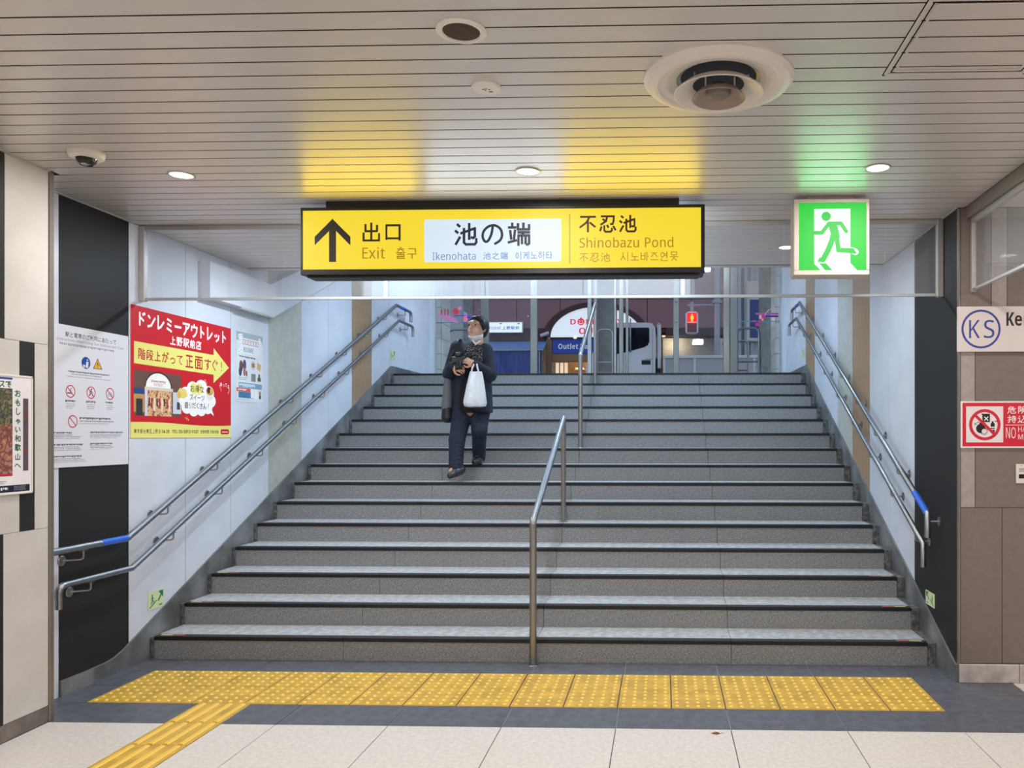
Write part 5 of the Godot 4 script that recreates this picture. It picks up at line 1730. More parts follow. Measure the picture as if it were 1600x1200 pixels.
func build_wall_signs() -> void:
	var lx := XL + 0.004
	var back := Vector3(-0.004, 0, 0)
	hung("red_poster", "large red shop poster with a yellow arrow on the white stair wall", "poster", Vector3(lx, 2.366, -5.048), Vector3(lx, 1.490, -6.245), back, printed("red_poster", red_poster_print(), 0.4), M.white_plastic)
	hung("notice_board", "white station rules notice with round prohibition symbols on the dark panel", "notice", Vector3(lx + 0.004, 2.150, -4.25), Vector3(lx + 0.004, 1.322, -5.02), Vector3(-0.008, 0, 0), printed("notice", notice_print(), 0.35), M.white_plastic)
	hung("shoe_poster", "grey and blue paper poster showing shoes beside the red poster", "poster", Vector3(lx - 0.002, 2.362, -6.33), Vector3(lx - 0.002, 1.786, -6.752), Vector3(-0.002, 0, 0), printed("shoe_poster", shoe_poster_print(), 0.5), M.white_plastic)
	var w := hung("autumn_poster", "framed autumn foliage poster with green Japanese lettering on the beige wall", "poster", Vector3(XN + 0.012, 1.802, -3.527), Vector3(XN + 0.012, 1.219, -3.937), Vector3(-0.012, 0, 0), printed("autumn_poster", autumn_poster_print(), 0.35), M.white_plastic)
	for p in [[1.797, 1.808, 3.527, 3.941], [1.214, 1.224, 3.527, 3.941], [1.214, 1.808, 3.931, 3.941]]:
		inset(w, "frame_bar", Vector3(XN + 0.0, p[0], -p[3]), Vector3(XN + 0.015, p[1], -p[2]), M.white_plastic, 0.002)
	var em := printed("evac_left", evac_print(false), 0.5)
	var er := printed("evac_right", evac_print(true), 0.5)
	hung("evacuation_sign", "pale green stair evacuation sign low on the left wall at the first steps", "sign", Vector3(lx - 0.001, 0.445, -5.225), Vector3(lx - 0.001, 0.322, -5.395), Vector3(-0.003, 0, 0), em, M.mark_yellow)
	hung("evacuation_sign", "small green evacuation sign on the left wall at the head of the stairs", "sign", Vector3(lx - 0.001, 2.600, -9.96), Vector3(lx - 0.001, 2.475, -10.14), Vector3(-0.003, 0, 0), em, M.mark_yellow)
	hung("evacuation_sign", "pale green stair evacuation sign on the dark right wall panel", "sign", Vector3(XR - 0.003, 0.452, -5.471), Vector3(XR - 0.003, 0.358, -5.293), Vector3(0.003, 0, 0), er, M.mark_yellow)
	hung("evacuation_sign", "small green evacuation sign on the right wall at the head of the stairs", "sign", Vector3(XR - 0.003, 2.62, -10.27), Vector3(XR - 0.003, 2.50, -10.10), Vector3(0.003, 0, 0), er, M.mark_yellow)
	hung("line_name_sign", "white railway line sign with blue circled letters on the brown wall", "sign", Vector3(1.794, 2.291, -4.86), Vector3(3.194, 2.017, -4.86), Vector3(0, 0, -0.02), printed("line_sign", line_sign_print(), 0.4), M.white_plastic)
	hung("danger_sign", "red and white no hazardous materials sign on the brown wall", "sign", Vector3(1.814, 1.716, -4.868), Vector3(2.58, 1.431, -4.868), Vector3(0, 0, -0.012), printed("danger", danger_print(), 0.35), M.white_plastic)
	var p := thing("alarm_panel", "small white control plate with a green lamp on the brown wall", "control panel", Vector3(2.21, 1.216, -4.88))
	span(p, "plate", Vector3(-0.061, 0.0, 0.0), Vector3(0.061, 0.117, 0.008), M.white_plastic, 0.002)
	span(p, "keyhole", Vector3(-0.046, 0.03, 0.008), Vector3(-0.012, 0.055, 0.0095), M.smoked, 0.0005)
	for k in 3:
		span(p, "print_line", Vector3(-0.045, 0.088 - k * 0.008, 0.008), Vector3(0.04, 0.091 - k * 0.008, 0.0085), M.smoked, 0.0002)
	glow("green_led", C(90, 230, 120), 1.0)
	var led := MB.new()
	led.ball(Vector3(-0.012, 0.07, 0.0085), Vector3(0.004, 0.004, 0.003), 10, 6)
	add(p, "lamp", led.mesh(), M.green_led)
	add(p, "screw", block(Vector3(0.005, 0.005, 0.002), 0.0006), M.steel_brushed, Vector3(-0.03, 0.108, 0.0085))


# where the line of sight through a pixel of the photograph meets the upright plane at that depth
func at(px: float, py: float, depth: float) -> Vector3:
	var u := (px - 998.386) / 1233.89
	var v := -(py - 680.174) / 1233.89
	var c := cos(0.0303)
	var s := sin(0.0303)
	var k := depth / (u * s + c)
	return Vector3((u * c - s) * k, 1.5081 + v * k, -depth)


func decal(parent: Node3D, pts: Array, depth: float, c: Color) -> void:
	var p := PackedVector2Array()
	for q in pts:
		var w := at(q[0], q[1], depth) - parent.position
		p.append(Vector2(w.x, w.y))
	var mb := MB.new()
	var z := -depth - parent.position.z
	mb.extrude(p, z, z + 0.001, "z")
	var key := "film_" + c.to_html(false)
	if not M.has(key):
		mk(key, c, 0.5)
	add(parent, "film_shape", mb.mesh(), M[key])


func build_entrance() -> void:
	var Z := 11.9
	var top := 4.52
	# jambs and the header: part of the building
	var hd := structure("trim_2", Vector3(XL - 0.2, top, -11.78), Vector3(XR + 0.2, 5.3, -12.05), M.panel_white)
	tag(hd, "white header over the glass doors at the head of the stairs")
	inset(hd, "jamb", Vector3(XL - 0.02, TOP, -11.80), Vector3(-3.444, top, -11.93), M.alu_blue, 0.004)
	inset(hd, "jamb", Vector3(1.768, TOP, -11.80), Vector3(XR + 0.02, top, -12.03), M.alu_blue, 0.004)
	var d := thing("entrance_doors", "glazed steel entrance screen with open sliding doors at the head of the stairs", "door", Vector3(-0.83, TOP, -Z))
	var z0 := -Z - 0.03
	var z1 := -Z + 0.03
	for s in [[-2.763, -2.636, "door_frame"], [-2.003, -1.896, "door_frame"], [-1.138, -1.075, "steel_brushed"], [-1.045, -0.99, "door_frame"], [-0.735, -0.705, "steel_brushed"], [-0.66, -0.595, "door_frame"], [-0.56, -0.519, "door_frame"],
			[0.156, 0.243, "door_frame"], [0.906, 1.0, "steel_warm"], [1.006, 1.117, "door_frame"]]:
		inset(d, "stile", Vector3(s[0], TOP, z0), Vector3(s[1], top, z1), M[s[2]], 0.006)
	for g in [[-3.442, -2.765, 0.0], [-2.634, -2.005, 0.02], [-0.988, -0.737, 0.0], [0.245, 0.904, 0.02], [1.119, 1.766, 0.0]]:
		inset(d, "pane", Vector3(g[0], TOP + 0.02, -Z - 0.004 + g[2]), Vector3(g[1], top, -Z + 0.004 + g[2]), M.door_glass, 0.0)
	inset(d, "header_rail", Vector3(-3.44, top - 0.1, z0), Vector3(1.765, top, z1), M.door_frame, 0.004)
	for s in [[-2.77, 3.0], [-2.03, 2.9], [0.20, 3.12], [0.20, 2.82]]:
		var h := add(d, "door_bolt", block(Vector3(0.03, 0.03, 0.05), 0.006), M.steel, Vector3(s[0], s[1] + 0.4, -Z + 0.04) - d.position)
		h.rotation.z = 0.78
	# coloured film on the side panes
	var L := func(x: float, y: float) -> Array: return [660.0 + x / 9.23, 460.0 + y / 9.23]
	var R := func(x: float, y: float) -> Array: return [1040.0 + x / 8.0, 460.0 + y / 8.0]
	var quad := func(f: Callable, x0: float, y0: float, x1: float, y1: float) -> Array: return [f.call(x0, y0), f.call(x1, y0), f.call(x1, y1), f.call(x0, y1)]
	var circle := func(f: Callable, x: float, y: float, r: float) -> Array:
		var out := []
		for k in 24:
			out.append(f.call(x + cos(TAU * k / 24) * r, y + sin(TAU * k / 24) * r))
		return out
	var zf := Z - 0.006
	for x in [[265, 285], [315, 331], [360, 378]]:
		decal(d, quad.call(L, x[0], 215.0, x[1], 305.0), zf, C(196, 60, 84))
	decal(d, circle.call(L, 537.0, 203.0, 27.0), zf, C(226, 140, 172))
	decal(d, circle.call(L, 480.0, 247.0, 45.0), zf - 0.002, C(216, 58, 74))
	decal(d, [L.call(200, 300), L.call(270, 288), L.call(350, 294), L.call(430, 322), L.call(490, 370), L.call(524, 416), L.call(440, 400), L.call(360, 376), L.call(300, 345)], zf - 0.001, C(216, 130, 172))
	decal(d, quad.call(L, 200.0, 402.0, 660.0, 413.0), zf, C(52, 126, 164))
	decal(d, [L.call(470, 297), L.call(730, 297), L.call(715, 318), L.call(450, 318)], zf, C(118, 78, 160))
	decal(d, [L.call(592, 240), L.call(650, 280), L.call(650, 297), L.call(592, 297)], zf - 0.001, C(150, 150, 196))
	decal(d, [L.call(590, 318), L.call(640, 300), L.call(655, 330), L.call(655, 396), L.call(590, 396)], zf - 0.002, C(240, 120, 144))
	decal(d, quad.call(L, 645.0, 318.0, 690.0, 342.0), zf - 0.003, C(62, 46, 180))
	decal(d, quad.call(R, 1125.0, 232.0, 1410.0, 254.0), zf, C(176, 76, 150))
	decal(d, quad.call(R, 1250.0, 262.0, 1410.0, 285.0), zf, C(62, 40, 128))
	decal(d, quad.call(R, 900.0, 332.0, 1428.0, 342.0), zf, C(66, 132, 156))
	for q in [[1200, 255, 1250, 302], [1170, 306, 1202, 346], [1124, 354, 1170, 396], [1094, 320, 1122, 346]]:
		decal(d, quad.call(R, q[0], q[1], q[2], q[3]), zf - 0.001, C(196, 48, 118))
	decal(d, quad.call(R, 1168.0, 257.0, 1200.0, 304.0), zf - 0.002, C(240, 170, 160))
	decal(d, quad.call(R, 1200.0, 300.0, 1222.0, 328.0), zf - 0.002, C(240, 170, 160))
	var arc := []
	for k in 11:
		var a := PI + 0.5 * PI * k / 10.0
		arc.append(R.call(1390 + cos(a) * 150, 262 + sin(a) * 96))
	for k in 11:
		var a := PI + 0.5 * PI * (10 - k) / 10.0
		arc.append(R.call(1390 + cos(a) * 140, 262 + sin(a) * 86))
	decal(d, arc, zf - 0.003, C(226, 150, 180))


func pipe_frame(label: String, a: Vector3, b: Vector3, r := 0.022) -> void:
	var t := thing("pipe_barrier", label, "barrier", Vector3(a.x, TOP, a.z), "steel pipe barriers outside the doors")
	var h := a.y - TOP
	var w := b.x - a.x
	var path := [Vector3(0, 0, 0)]
	path.append_array(bent(Vector3(0, 0, 0), Vector3(0, h, 0), Vector3(w, h, 0), 0.1))
	path.append_array(bent(Vector3(0, h, 0), Vector3(w, h, 0), Vector3(w, 0, 0), 0.1))
	path.append(Vector3(w, 0, 0))
	add(t, "hoop", tube_of(path, r), M.steel)
	add(t, "cross_bar", tube_of([Vector3(0, h * 0.45, 0), Vector3(w, h * 0.45, 0)], r * 0.8), M.steel)
	for x in [0.0, w]:
		var fl := MB.new()
		fl.lathe([Vector2(0.0, 0.01), Vector2(0.05, 0.01), Vector2(0.055, 0.0)], 18, true)
		add(t, "foot_plate", fl.mesh(), M.steel_brushed, Vector3(x, 0, 0))


func shop_arch_print() -> Texture2D:
	var c := Canvas.new(1024, 520, C(226, 236, 246))
	var red := C(222, 58, 74)
	c.latin("D", 222, 300, 92, red, 62, 700)
	c.disc(341, 254, 40, red, 60)
	c.poly(PackedVector2Array([Vector2(327, 200), Vector2(341, 172), Vector2(355, 200)]), red)
	for p in [[326, 240], [356, 240]]:
		c.disc(p[0], p[1], 6, C(240, 240, 246), 9)
	c.stroke([Vector2(318, 270), Vector2(330, 286), Vector2(352, 286), Vector2(364, 270)], 8, C(240, 240, 246), true)
	c.latin("MREMY", 398, 300, 92, red, 410, 700)
	c.latin("OUTLET", 318, 468, 110, red, 420, 700)
	return c.texture()


func board_print() -> Texture2D:
	var c := Canvas.new(1400, 180, C(36, 72, 160))
	var white := C(214, 222, 232)
	c.latin("Outlet", 88, 124, 66, white, 300, 700)
	c.latin("Pa", 424, 124, 66, white, 108, 700)
	c.latin("mac", 1150, 150, 66, white, 180, 700)
	return c.texture()


func hotel_print() -> Texture2D:
	var c := Canvas.new(640, 200, C(226, 240, 250))
	c.latin("Hotel", 70, 142, 66, C(46, 96, 170), 190)
	c.glyphs("上野駅前", 290, 76, 70, 70, 78, 8, C(46, 96, 170))
	c.rect(250, 14, 286, 34, C(40, 60, 90))
	c.rect(560, 18, 600, 36, C(60, 80, 120))
	return c.texture()


func lit_print(called: String, tex: Texture2D, energy: float) -> StandardMaterial3D:
	var m := printed(called, tex, 0.4)
	m.emission_enabled = true
	m.emission_texture = tex
	m.emission = Color.WHITE
	m.emission_operator = BaseMaterial3D.EMISSION_OP_MULTIPLY
	m.emission_energy_multiplier = energy
	return m


func build_street() -> void:
	tag(structure("floor_street", Vector3(-14.0, TOP - 0.3, -12.16), Vector3(14.0, TOP, -30.0), M.street_grey), "grey pavement and road outside the doors")
	# tiled wall ends just outside the doors: a column of tiles each side
	for side in [[-3.60, -3.452, 12.2], [1.752, 1.90, 12.3]]:
		var w := structure("wall_outer_left" if side[0] < 0 else "wall_outer_right", Vector3(side[0], TOP, -side[2]), Vector3(side[1], 5.3, -side[2] - 0.5), M.joint)
		tag(w, "narrow white tiled wall end outside the doors")
		for k in 8:
			inset(w, "wall_tile", Vector3(side[0] + 0.002, TOP + 0.24 * k + 0.002, -side[2] - 0.01), Vector3(side[1] - 0.002, TOP + 0.24 * k + 0.236, -side[2] + 0.012), M.tile_white, 0.002)
			var x0: float = side[1] if side[0] < 0 else side[0] - 0.012
			inset(w, "wall_tile", Vector3(x0, TOP + 0.24 * k + 0.002, -side[2] - 0.48), Vector3(x0 + 0.012, TOP + 0.24 * k + 0.236, -side[2] - 0.005), M.tile_white, 0.002)
	# columns of the arcade
	var cols := [
		["pale grey square column outside the left side pane", 692.0, 722.0, 14.5, "concrete_pale"],
		["slim greenish column beside the pale grey column", 722.0, 731.0, 14.6, "column_green"],
		["broad grey metal clad column between the two door openings", 930.0, 962.0, 14.5, "column_grey"],
		["greenish stone column outside the right side pane", 1190.0, 1213.0, 13.4, "column_green"],
	]
	for c in cols:
		var a := at(c[1], 520, c[3])
		var b := at(c[2], 520, c[3])
		var t := thing("arcade_column", c[0], "column", Vector3((a.x + b.x) / 2, TOP, -c[3] - 0.2))
		var hw: float = (b.x - a.x) / 2
		span(t, "shaft", Vector3(-hw, 0.0, -0.2), Vector3(hw, 3.2, 0.2), M[c[4]], 0.012)
		span(t, "base", Vector3(-hw - 0.015, 0.0, -0.215), Vector3(hw + 0.015, 0.12, 0.215), M[c[4]], 0.006)
	pipe_frame("steel pipe barrier outside the left side pane", at(701, 515, 13.5), at(744, 515, 13.5))
	pipe_frame("steel pipe barrier in front of the broad grey column", at(933, 515, 13.5), at(957, 515, 13.5), 0.018)
	pipe_frame("tall steel pipe barrier outside the right side pane", at(1152, 513, 13.5), at(1186, 513, 13.5))
	pipe_frame("smaller steel pipe barrier farther out on the right", at(1150, 533, 15.1), at(1169, 533, 15.1))
	build_truck()
	build_signal()
	build_shops()


func build_truck() -> void:
	var z := 20.0
	var t := thing("truck", "white flatbed truck parked across from the doors", "truck", Vector3(-0.2, TOP, -z - 0.85))
	var o := t.position
	var cab := MB.new()
	var side := [[-0.19, 2.62], [-0.19, 4.22], [-0.27, 4.345], [-0.42, 4.365], [-1.15, 4.365], [-1.40, 4.27], [-1.86, 3.46], [-1.95, 3.3], [-1.97, 2.62], [-1.55, 2.62], [-1.45, 2.85], [-1.2, 3.0], [-0.9, 2.92], [-0.78, 2.62]]
	var p := PackedVector2Array()
	for q in side:
		p.append(Vector2(q[0] - o.x, q[1] - o.y))
	cab.extrude(p, -0.85, 0.85, "z")
	var body := add(t, "cab", cab.mesh(), M.truck_white)
	var win := MB.new()
	p = PackedVector2Array()
	for q in [[-0.37, 4.235], [-0.345, 4.20], [-0.345, 3.88], [-0.38, 3.80], [-0.46, 3.745], [-0.86, 3.632], [-1.42, 3.52], [-1.5, 3.62], [-1.2, 4.235]]:
		p.append(Vector2(q[0] - o.x, q[1] - o.y))
	win.extrude(p, 0.85, 0.858, "z")
	add(body, "side_window", win.mesh(), M.truck_glass)
	span(body, "door_handle", Vector3(-0.54 - o.x, 3.30 - o.y, 0.85), Vector3(-0.31 - o.x, 3.41 - o.y, 0.862), M.black, 0.01)
	span(body, "trim_strip", Vector3(-0.45 - o.x, 3.43 - o.y, 0.85), Vector3(-0.27 - o.x, 3.45 - o.y, 0.858), M.steel, 0.004)
	span(body, "door_gap", Vector3(-0.262 - o.x, 2.9 - o.y, 0.85), Vector3(-0.255 - o.x, 4.2 - o.y, 0.8515), M.joint, 0.0)
	var mirror := MB.new()
	mirror.tube([Vector3(-0.62, 1.32, 0.86), Vector3(-0.62, 1.55, 0.98), Vector3(-0.62, 1.98, 0.98), Vector3(-0.62, 2.16, 0.90)], 0.02, 8)
	add(t, "mirror_arm", mirror.mesh(), M.galvanised)
	# guard behind the cab, flatbed and wheels
	span(t, "head_guard", Vector3(-0.145 - o.x, 0.9, -0.8), Vector3(-0.05 - o.x, 4.365 - o.y, -0.7), M.truck_white, 0.03)
	span(t, "head_guard", Vector3(-0.145 - o.x, 0.9, 0.7), Vector3(-0.05 - o.x, 4.365 - o.y, 0.8), M.truck_white, 0.03)
	span(t, "head_guard", Vector3(-0.145 - o.x, 4.29 - o.y, -0.8), Vector3(-0.05 - o.x, 4.365 - o.y, 0.8), M.truck_white, 0.03)
	span(t, "exhaust", Vector3(-0.19 - o.x, 0.5, 0.55), Vector3(-0.06 - o.x, 1.18, 0.78), M.black, 0.03)
	var bed := span(t, "flatbed", Vector3(0.01 - o.x, 0.72, -0.85), Vector3(3.1 - o.x, 1.2, 0.83), M.concrete_pale, 0.01)
	span(bed, "bed_rail", Vector3(-1.55, 0.2, 0.84), Vector3(1.55, 0.27, 0.88), M.truck_white, 0.01)
	span(bed, "bed_rail", Vector3(-1.55, -0.24, 0.84), Vector3(1.55, -0.19, 0.87), M.truck_white, 0.01)
	for x in [-1.52, -0.75, 0.0, 0.75, 1.5]:
		span(bed, "stake", Vector3(x - 0.03, -0.24, 0.83), Vector3(x + 0.03, 0.24, 0.865), M.truck_white, 0.006)
	span(t, "chassis", Vector3(-1.5, 0.45, -0.4), Vector3(3.2, 0.72, 0.4), M.black, 0.01)
	for x in [-1.0, 2.2]:
		for s in [-0.7, 0.7]:
			var wh := MB.new()
			wh.lathe([Vector2(0.0, 0.1), Vector2(0.2, 0.1), Vector2(0.33, 0.11), Vector2(0.36, 0.07), Vector2(0.36, -0.07), Vector2(0.33, -0.11), Vector2(0.0, -0.1)], 24, true)
			var wn := add(t, "wheel", wh.mesh(), M.black, Vector3(x, 0.36, s))
			wn.rotation.x = PI / 2


func build_signal() -> void:
	var z := 22.5
	var a := at(1071, 487, z)
	var b := at(1091, 522, z)
	var pole := at(1120.5, 500, z)
	var t := thing("pedestrian_signal", "pedestrian traffic signal showing a red standing figure on a grey pole", "traffic light", Vector3(pole.x, TOP, -z))
	var o := t.position
	add(t, "pole", tube_of([Vector3(0, 0, 0), Vector3(0, 4.2, 0)], 0.082, 16), M.galvanised)
	add(t, "arm", tube_of([Vector3(0, at(1120, 477, z).y - TOP, 0), Vector3(at(1074, 477, z).x - o.x, at(1074, 477, z).y - TOP, 0)], 0.035, 10), M.galvanised)
	span(t, "clamp", Vector3(-0.13, at(0, 480, z).y - TOP, -0.1), Vector3(0.13, at(0, 475, z).y - TOP, 0.1), M.galvanised, 0.01)
	span(t, "hanger", Vector3((a.x + b.x) / 2 - o.x - 0.05, a.y - TOP, -0.03), Vector3((a.x + b.x) / 2 - o.x + 0.05, at(0, 477, z).y - TOP, 0.03), M.galvanised, 0.01)
	var h := inset(t, "housing", Vector3(a.x, b.y, -z - 0.12), Vector3(b.x, a.y, -z + 0.1), M.signal_white, 0.06)
	var q := h.position + o
	var mid := (a.y + b.y) / 2
	glow("signal_red", Color(1.0, 0.05, 0.04), 0.5)
	glow("signal_figure", Color(1.0, 0.62, 0.12), 1.6)
	var m := 0.045
	span(h, "red_lamp", Vector3(a.x + m, mid + 0.015, -z + 0.1) - q, Vector3(b.x - m, a.y - m, -z + 0.108) - q, M.signal_red, 0.01)
	mk("dark_lens", C(96, 34, 34), 0.4)
	span(h, "dark_lamp", Vector3(a.x + m, b.y + m, -z + 0.1) - q, Vector3(b.x - m, mid - 0.015, -z + 0.106) - q, M.dark_lens, 0.01)
	var fig := MB.new()
	var c := Vector3((a.x + b.x) / 2, mid + 0.13, -z + 0.109) - q
	fig.ball(c + Vector3(0, 0.075, 0), Vector3(0.028, 0.03, 0.004), 10, 6)
	fig.extrude(PackedVector2Array([Vector2(c.x - 0.048, c.y + 0.045), Vector2(c.x + 0.048, c.y + 0.045), Vector2(c.x + 0.05, c.y - 0.03), Vector2(c.x + 0.028, c.y - 0.04), Vector2(c.x + 0.03, c.y - 0.11), Vector2(c.x - 0.03, c.y - 0.11), Vector2(c.x - 0.028, c.y - 0.04), Vector2(c.x - 0.05, c.y - 0.03)]), c.z - 0.002, c.z + 0.004, "z")
	add(h, "figure_lamp", fig.mesh(), M.signal_figure)
	var l := OmniLight3D.new()
	l.name = "signal_glow"
	l.light_color = Color(1.0, 0.12, 0.08)
	l.light_energy = 0.08
	l.light_size = 0.1
	l.shadow_enabled = true
	l.omni_range = 20.0
	t.add_child(l)
	l.position = Vector3((a.x + b.x) / 2, mid + 0.13, -z + 0.22) - o


func build_shops() -> void:
	var z := 27.0
	var y0 := at(0, 517, z).y
	# maroon shop building: upper wall in panels, arch, awnings
	var b := thing("shop_building", "maroon shop building with an arched white sign across the street", "building", Vector3(-2.0, TOP, -z - 1.5))
	var o := b.position
	inset(b, "upper_wall", Vector3(-11.0, y0, -z - 3.0), Vector3(2.45, 9.0, -z - 0.02), M.joint, 0.0)
	for k in 9:
		for r in 3:
			var px0 := -11.0 + 1.495 * k
			inset(b, "wall_panel", Vector3(px0 + 0.01, y0 + 1.0 * r + 0.01, -z - 0.03), Vector3(px0 + 1.485, y0 + 1.0 * r + 0.99, -z + 0.0), M.maroon, 0.004)
	inset(b, "rear_wall", Vector3(-11.0, TOP, -z - 2.0), Vector3(2.45, y0, -z - 1.8), M.concrete_pale, 0.0)
	var cx := at(932, 527, z).x
	var cy := at(932, 527, z).y
	var R := 1.575
	var Ry := 1.028
	var arch := PackedVector2Array()
	for k in 41:
		var a := PI * k / 40.0
		arch.append(Vector2(cx + cos(a) * (R + 0.24) - o.x, cy + sin(a) * (Ry + 0.17) - o.y))
	for k in 41:
		var a := PI * (40 - k) / 40.0
		arch.append(Vector2(cx + cos(a) * (R + 0.02) - o.x, cy + sin(a) * Ry - o.y))
	var am := MB.new()
	am.extrude(arch, -z - o.z, -z - o.z + 0.12, "z")
	add(b, "arch_moulding", am.mesh(), M.maroon_dark)
	var face := MB.new()
	var zz := -z - o.z + 0.06
	for k in 40:
		var a0 := PI * k / 40.0
		var a1 := PI * (k + 1) / 40.0
		var p := [Vector2(0, 0), Vector2(cos(a0), sin(a0)), Vector2(cos(a1), sin(a1))]
		var v := []
		var u := []
		for q in p:
			v.append(Vector3(cx + q.x * R - o.x, cy + q.y * Ry - o.y, zz))
			u.append(Vector2(0.5 + q.x * 0.5, 1.0 - q.y))
		var nn := Vector3(0, 0, 1)
		face.tri(v[0], v[1], v[2], nn, nn, nn, u[0], u[1], u[2])
	tag(add(b, "arch_sign", face.mesh(), lit_print("arch_print", shop_arch_print(), 0.62)), "white half-round shop sign with red letters")
	panel_light(b, Vector3(cx, cy + 0.45, -z + 0.2), Vector2(2.2, 0.6), Color(0.9, 0.95, 1.0), 1.2)
	var yb := at(0, 533, z).y
	var yc := at(0, 555, z).y
	var bx0 := at(863, 540, z).x
	inset(b, "soffit", Vector3(cx - R - 0.02, yb, -z - 1.6), Vector3(cx + R + 0.02, cy, -z + 0.06), M.maroon_dark, 0.01)
	var bd := inset(b, "name_board", Vector3(bx0, yc, -z - 0.1), Vector3(bx0 + 3.2, yb, -z - 0.02), M.blue_board, 0.01)
	var bf := MB.new()
	var h := Vector3(1.60, (yb - yc) / 2, 0.041)
	bf.face(Vector3(-h.x, h.y, h.z), Vector3(h.x, h.y, h.z), Vector3(h.x, -h.y, h.z), Vector3(-h.x, -h.y, h.z), Vector3(0, 0, 1))
	add(bd, "lettering", bf.mesh(), lit_print("board_print", board_print(), 0.25))
	inset(b, "lintel", Vector3(bx0 - 0.02, at(0, 567, z).y, -z - 0.3), Vector3(bx0 + 3.24, yc, -z - 0.04), M.wood_shop, 0.01)
	inset(b, "door_post", Vector3(bx0 - 0.22, TOP, -z - 0.3), Vector3(bx0 - 0.02, cy, -z), M.wood_shop, 0.01)
	# lit shop inside
	glow("shop_glow", C(252, 226, 196), 0.75)
	inset(b, "shop_back_wall", Vector3(bx0, TOP, -z - 1.78), Vector3(bx0 + 3.8, yc, -z - 1.7), M.wood_shop, 0.0)
	for k in 3:
		inset(b, "lit_screen", Vector3(bx0 + 0.04 + 0.155 * k, TOP, -z - 0.6), Vector3(bx0 + 0.15 + 0.155 * k, at(0, 567, z).y, -z - 0.55), M.shop_glow, 0.004)
	for k in 4:
		inset(b, "shelf", Vector3(bx0 + 0.6, TOP + 0.5 + 0.35 * k, -z - 1.7), Vector3(bx0 + 3.6, TOP + 0.54 + 0.35 * k, -z - 1.3), M.wood_shop, 0.005)
	inset(b, "ceiling_lamp", Vector3(bx0 + 0.65, at(0, 574, z).y, -z - 1.5), Vector3(bx0 + 0.95, at(0, 572, z).y, -z - 1.3), M.shop_glow, 0.005)
	panel_light(b, Vector3(bx0 + 1.6, 3.9, -z - 0.8), Vector2(2.4, 0.4), Color(1.0, 0.85, 0.66), 1.5, PI)
	for px in [[868.0, 528.6], [1037.0, 526.0]]:
		var l := at(px[0] + 31.0 if px[0] < 900 else px[0], px[1], z)
		var lm := MB.new()
		lm.ball(Vector3(l.x, l.y, l.z + 0.1) - o, Vector3(0.07, 0.035, 0.05), 12, 6)
		add(b, "soffit_lamp", lm.mesh(), M.shop_glow)
	# plain shop on the right of the arch: dark band over a pale wall
	inset(b, "fascia", Vector3(0.1, at(0, 528, z).y, -z - 0.4), Vector3(2.45, y0, -z + 0.04), M.maroon_dark, 0.01)
	inset(b, "shop_wall", Vector3(0.0, TOP, -z - 0.9), Vector3(2.45, at(0, 528, z).y, -z - 0.8), M.panel_cream, 0.0)
	panel_light(b, Vector3(0.4, 4.7, -z - 0.3), Vector2(0.5, 0.2), Color(1.0, 0.9, 0.75), 0.5, PI)
	# dark shop front and hotel sign on the left
	inset(b, "fascia", Vector3(-8.4, at(0, 537, z).y, -z - 0.4), Vector3(bx0 - 0.24, y0, -z + 0.04), M.maroon_dark, 0.01)
	inset(b, "downpipe", Vector3(bx0 - 0.42, TOP, -z - 0.1), Vector3(bx0 - 0.36, at(0, 536, z).y, -z - 0.02), M.galvanised, 0.01)
	var f0 := at(759, 504, z)
	var f1 := at(818, 521, z)
	var hs := thing("hotel_sign", "small white lit hotel sign with blue lettering above the blue awning", "sign", Vector3(f0.x, f1.y, -z + 0.01))
	inset(hs, "box", Vector3(f0.x, f1.y, -z + 0.01), Vector3(f1.x, f0.y, -z + 0.16), M.white_plastic, 0.01)
	sheet(hs, "lit_face", Vector3(f0.x + 0.02, f0.y - 0.02, -z + 0.162), Vector3(f1.x - 0.02, f0.y - 0.02, -z + 0.162), Vector3(f1.x - 0.02, f1.y + 0.02, -z + 0.162), Vector3(f0.x + 0.02, f1.y + 0.02, -z + 0.162), Vector3(0, 0, 1), lit_print("hotel_print", hotel_print(), 0.8))
	var aw := thing("awning", "blue tent awning with hanging blue curtains left of the arched shop", "awning", Vector3(-5.6, TOP, -z + 0.5))
	var ao := aw.position
	var roof := MB.new()
	var ya := at(0, 537, z).y - ao.y
	var yz := at(0, 550, 26.1).y - ao.y
	roof.extrude(PackedVector2Array([Vector2(z + ao.z, ya + 0.02), Vector2(z + ao.z, ya - 0.02), Vector2(26.1 + ao.z, yz - 0.02), Vector2(26.1 + ao.z, yz + 0.02)]), -2.6, 1.62, "x")
	add(aw, "canopy", roof.mesh(), M.awning_top)
	for k in 9:
		var cur := MB.new()
		var path := PackedVector2Array()
		for s in 13:
			path.append(Vector2(-2.6 + 0.46 * k + 0.46 * s / 12.0, 26.12 + ao.z + 0.03 * sin(s * 1.6 + k)))
		for s in 13:
			path.append(Vector2(-2.6 + 0.46 * k + 0.46 * (12 - s) / 12.0, 26.135 + ao.z + 0.03 * sin((12 - s) * 1.6 + k)))
		cur.extrude(path, 0.15, yz, "y")
		add(aw, "curtain", cur.mesh(), M.awning)
	add(aw, "edge_tube", tube_of([Vector3(-2.6, yz, 26.08 * -1 - ao.z), Vector3(1.62, yz, 26.08 * -1 - ao.z)], 0.03, 8), M.galvanised)
	for x in [-2.5, -0.5, 1.5]:
		add(aw, "leg", tube_of([Vector3(x, 0, -26.1 - ao.z), Vector3(x, yz, -26.1 - ao.z)], 0.025, 8), M.galvanised)
	var cctv := thing("street_camera", "white bullet camera on the corner of the maroon building", "camera", at(852, 523, 26.9))
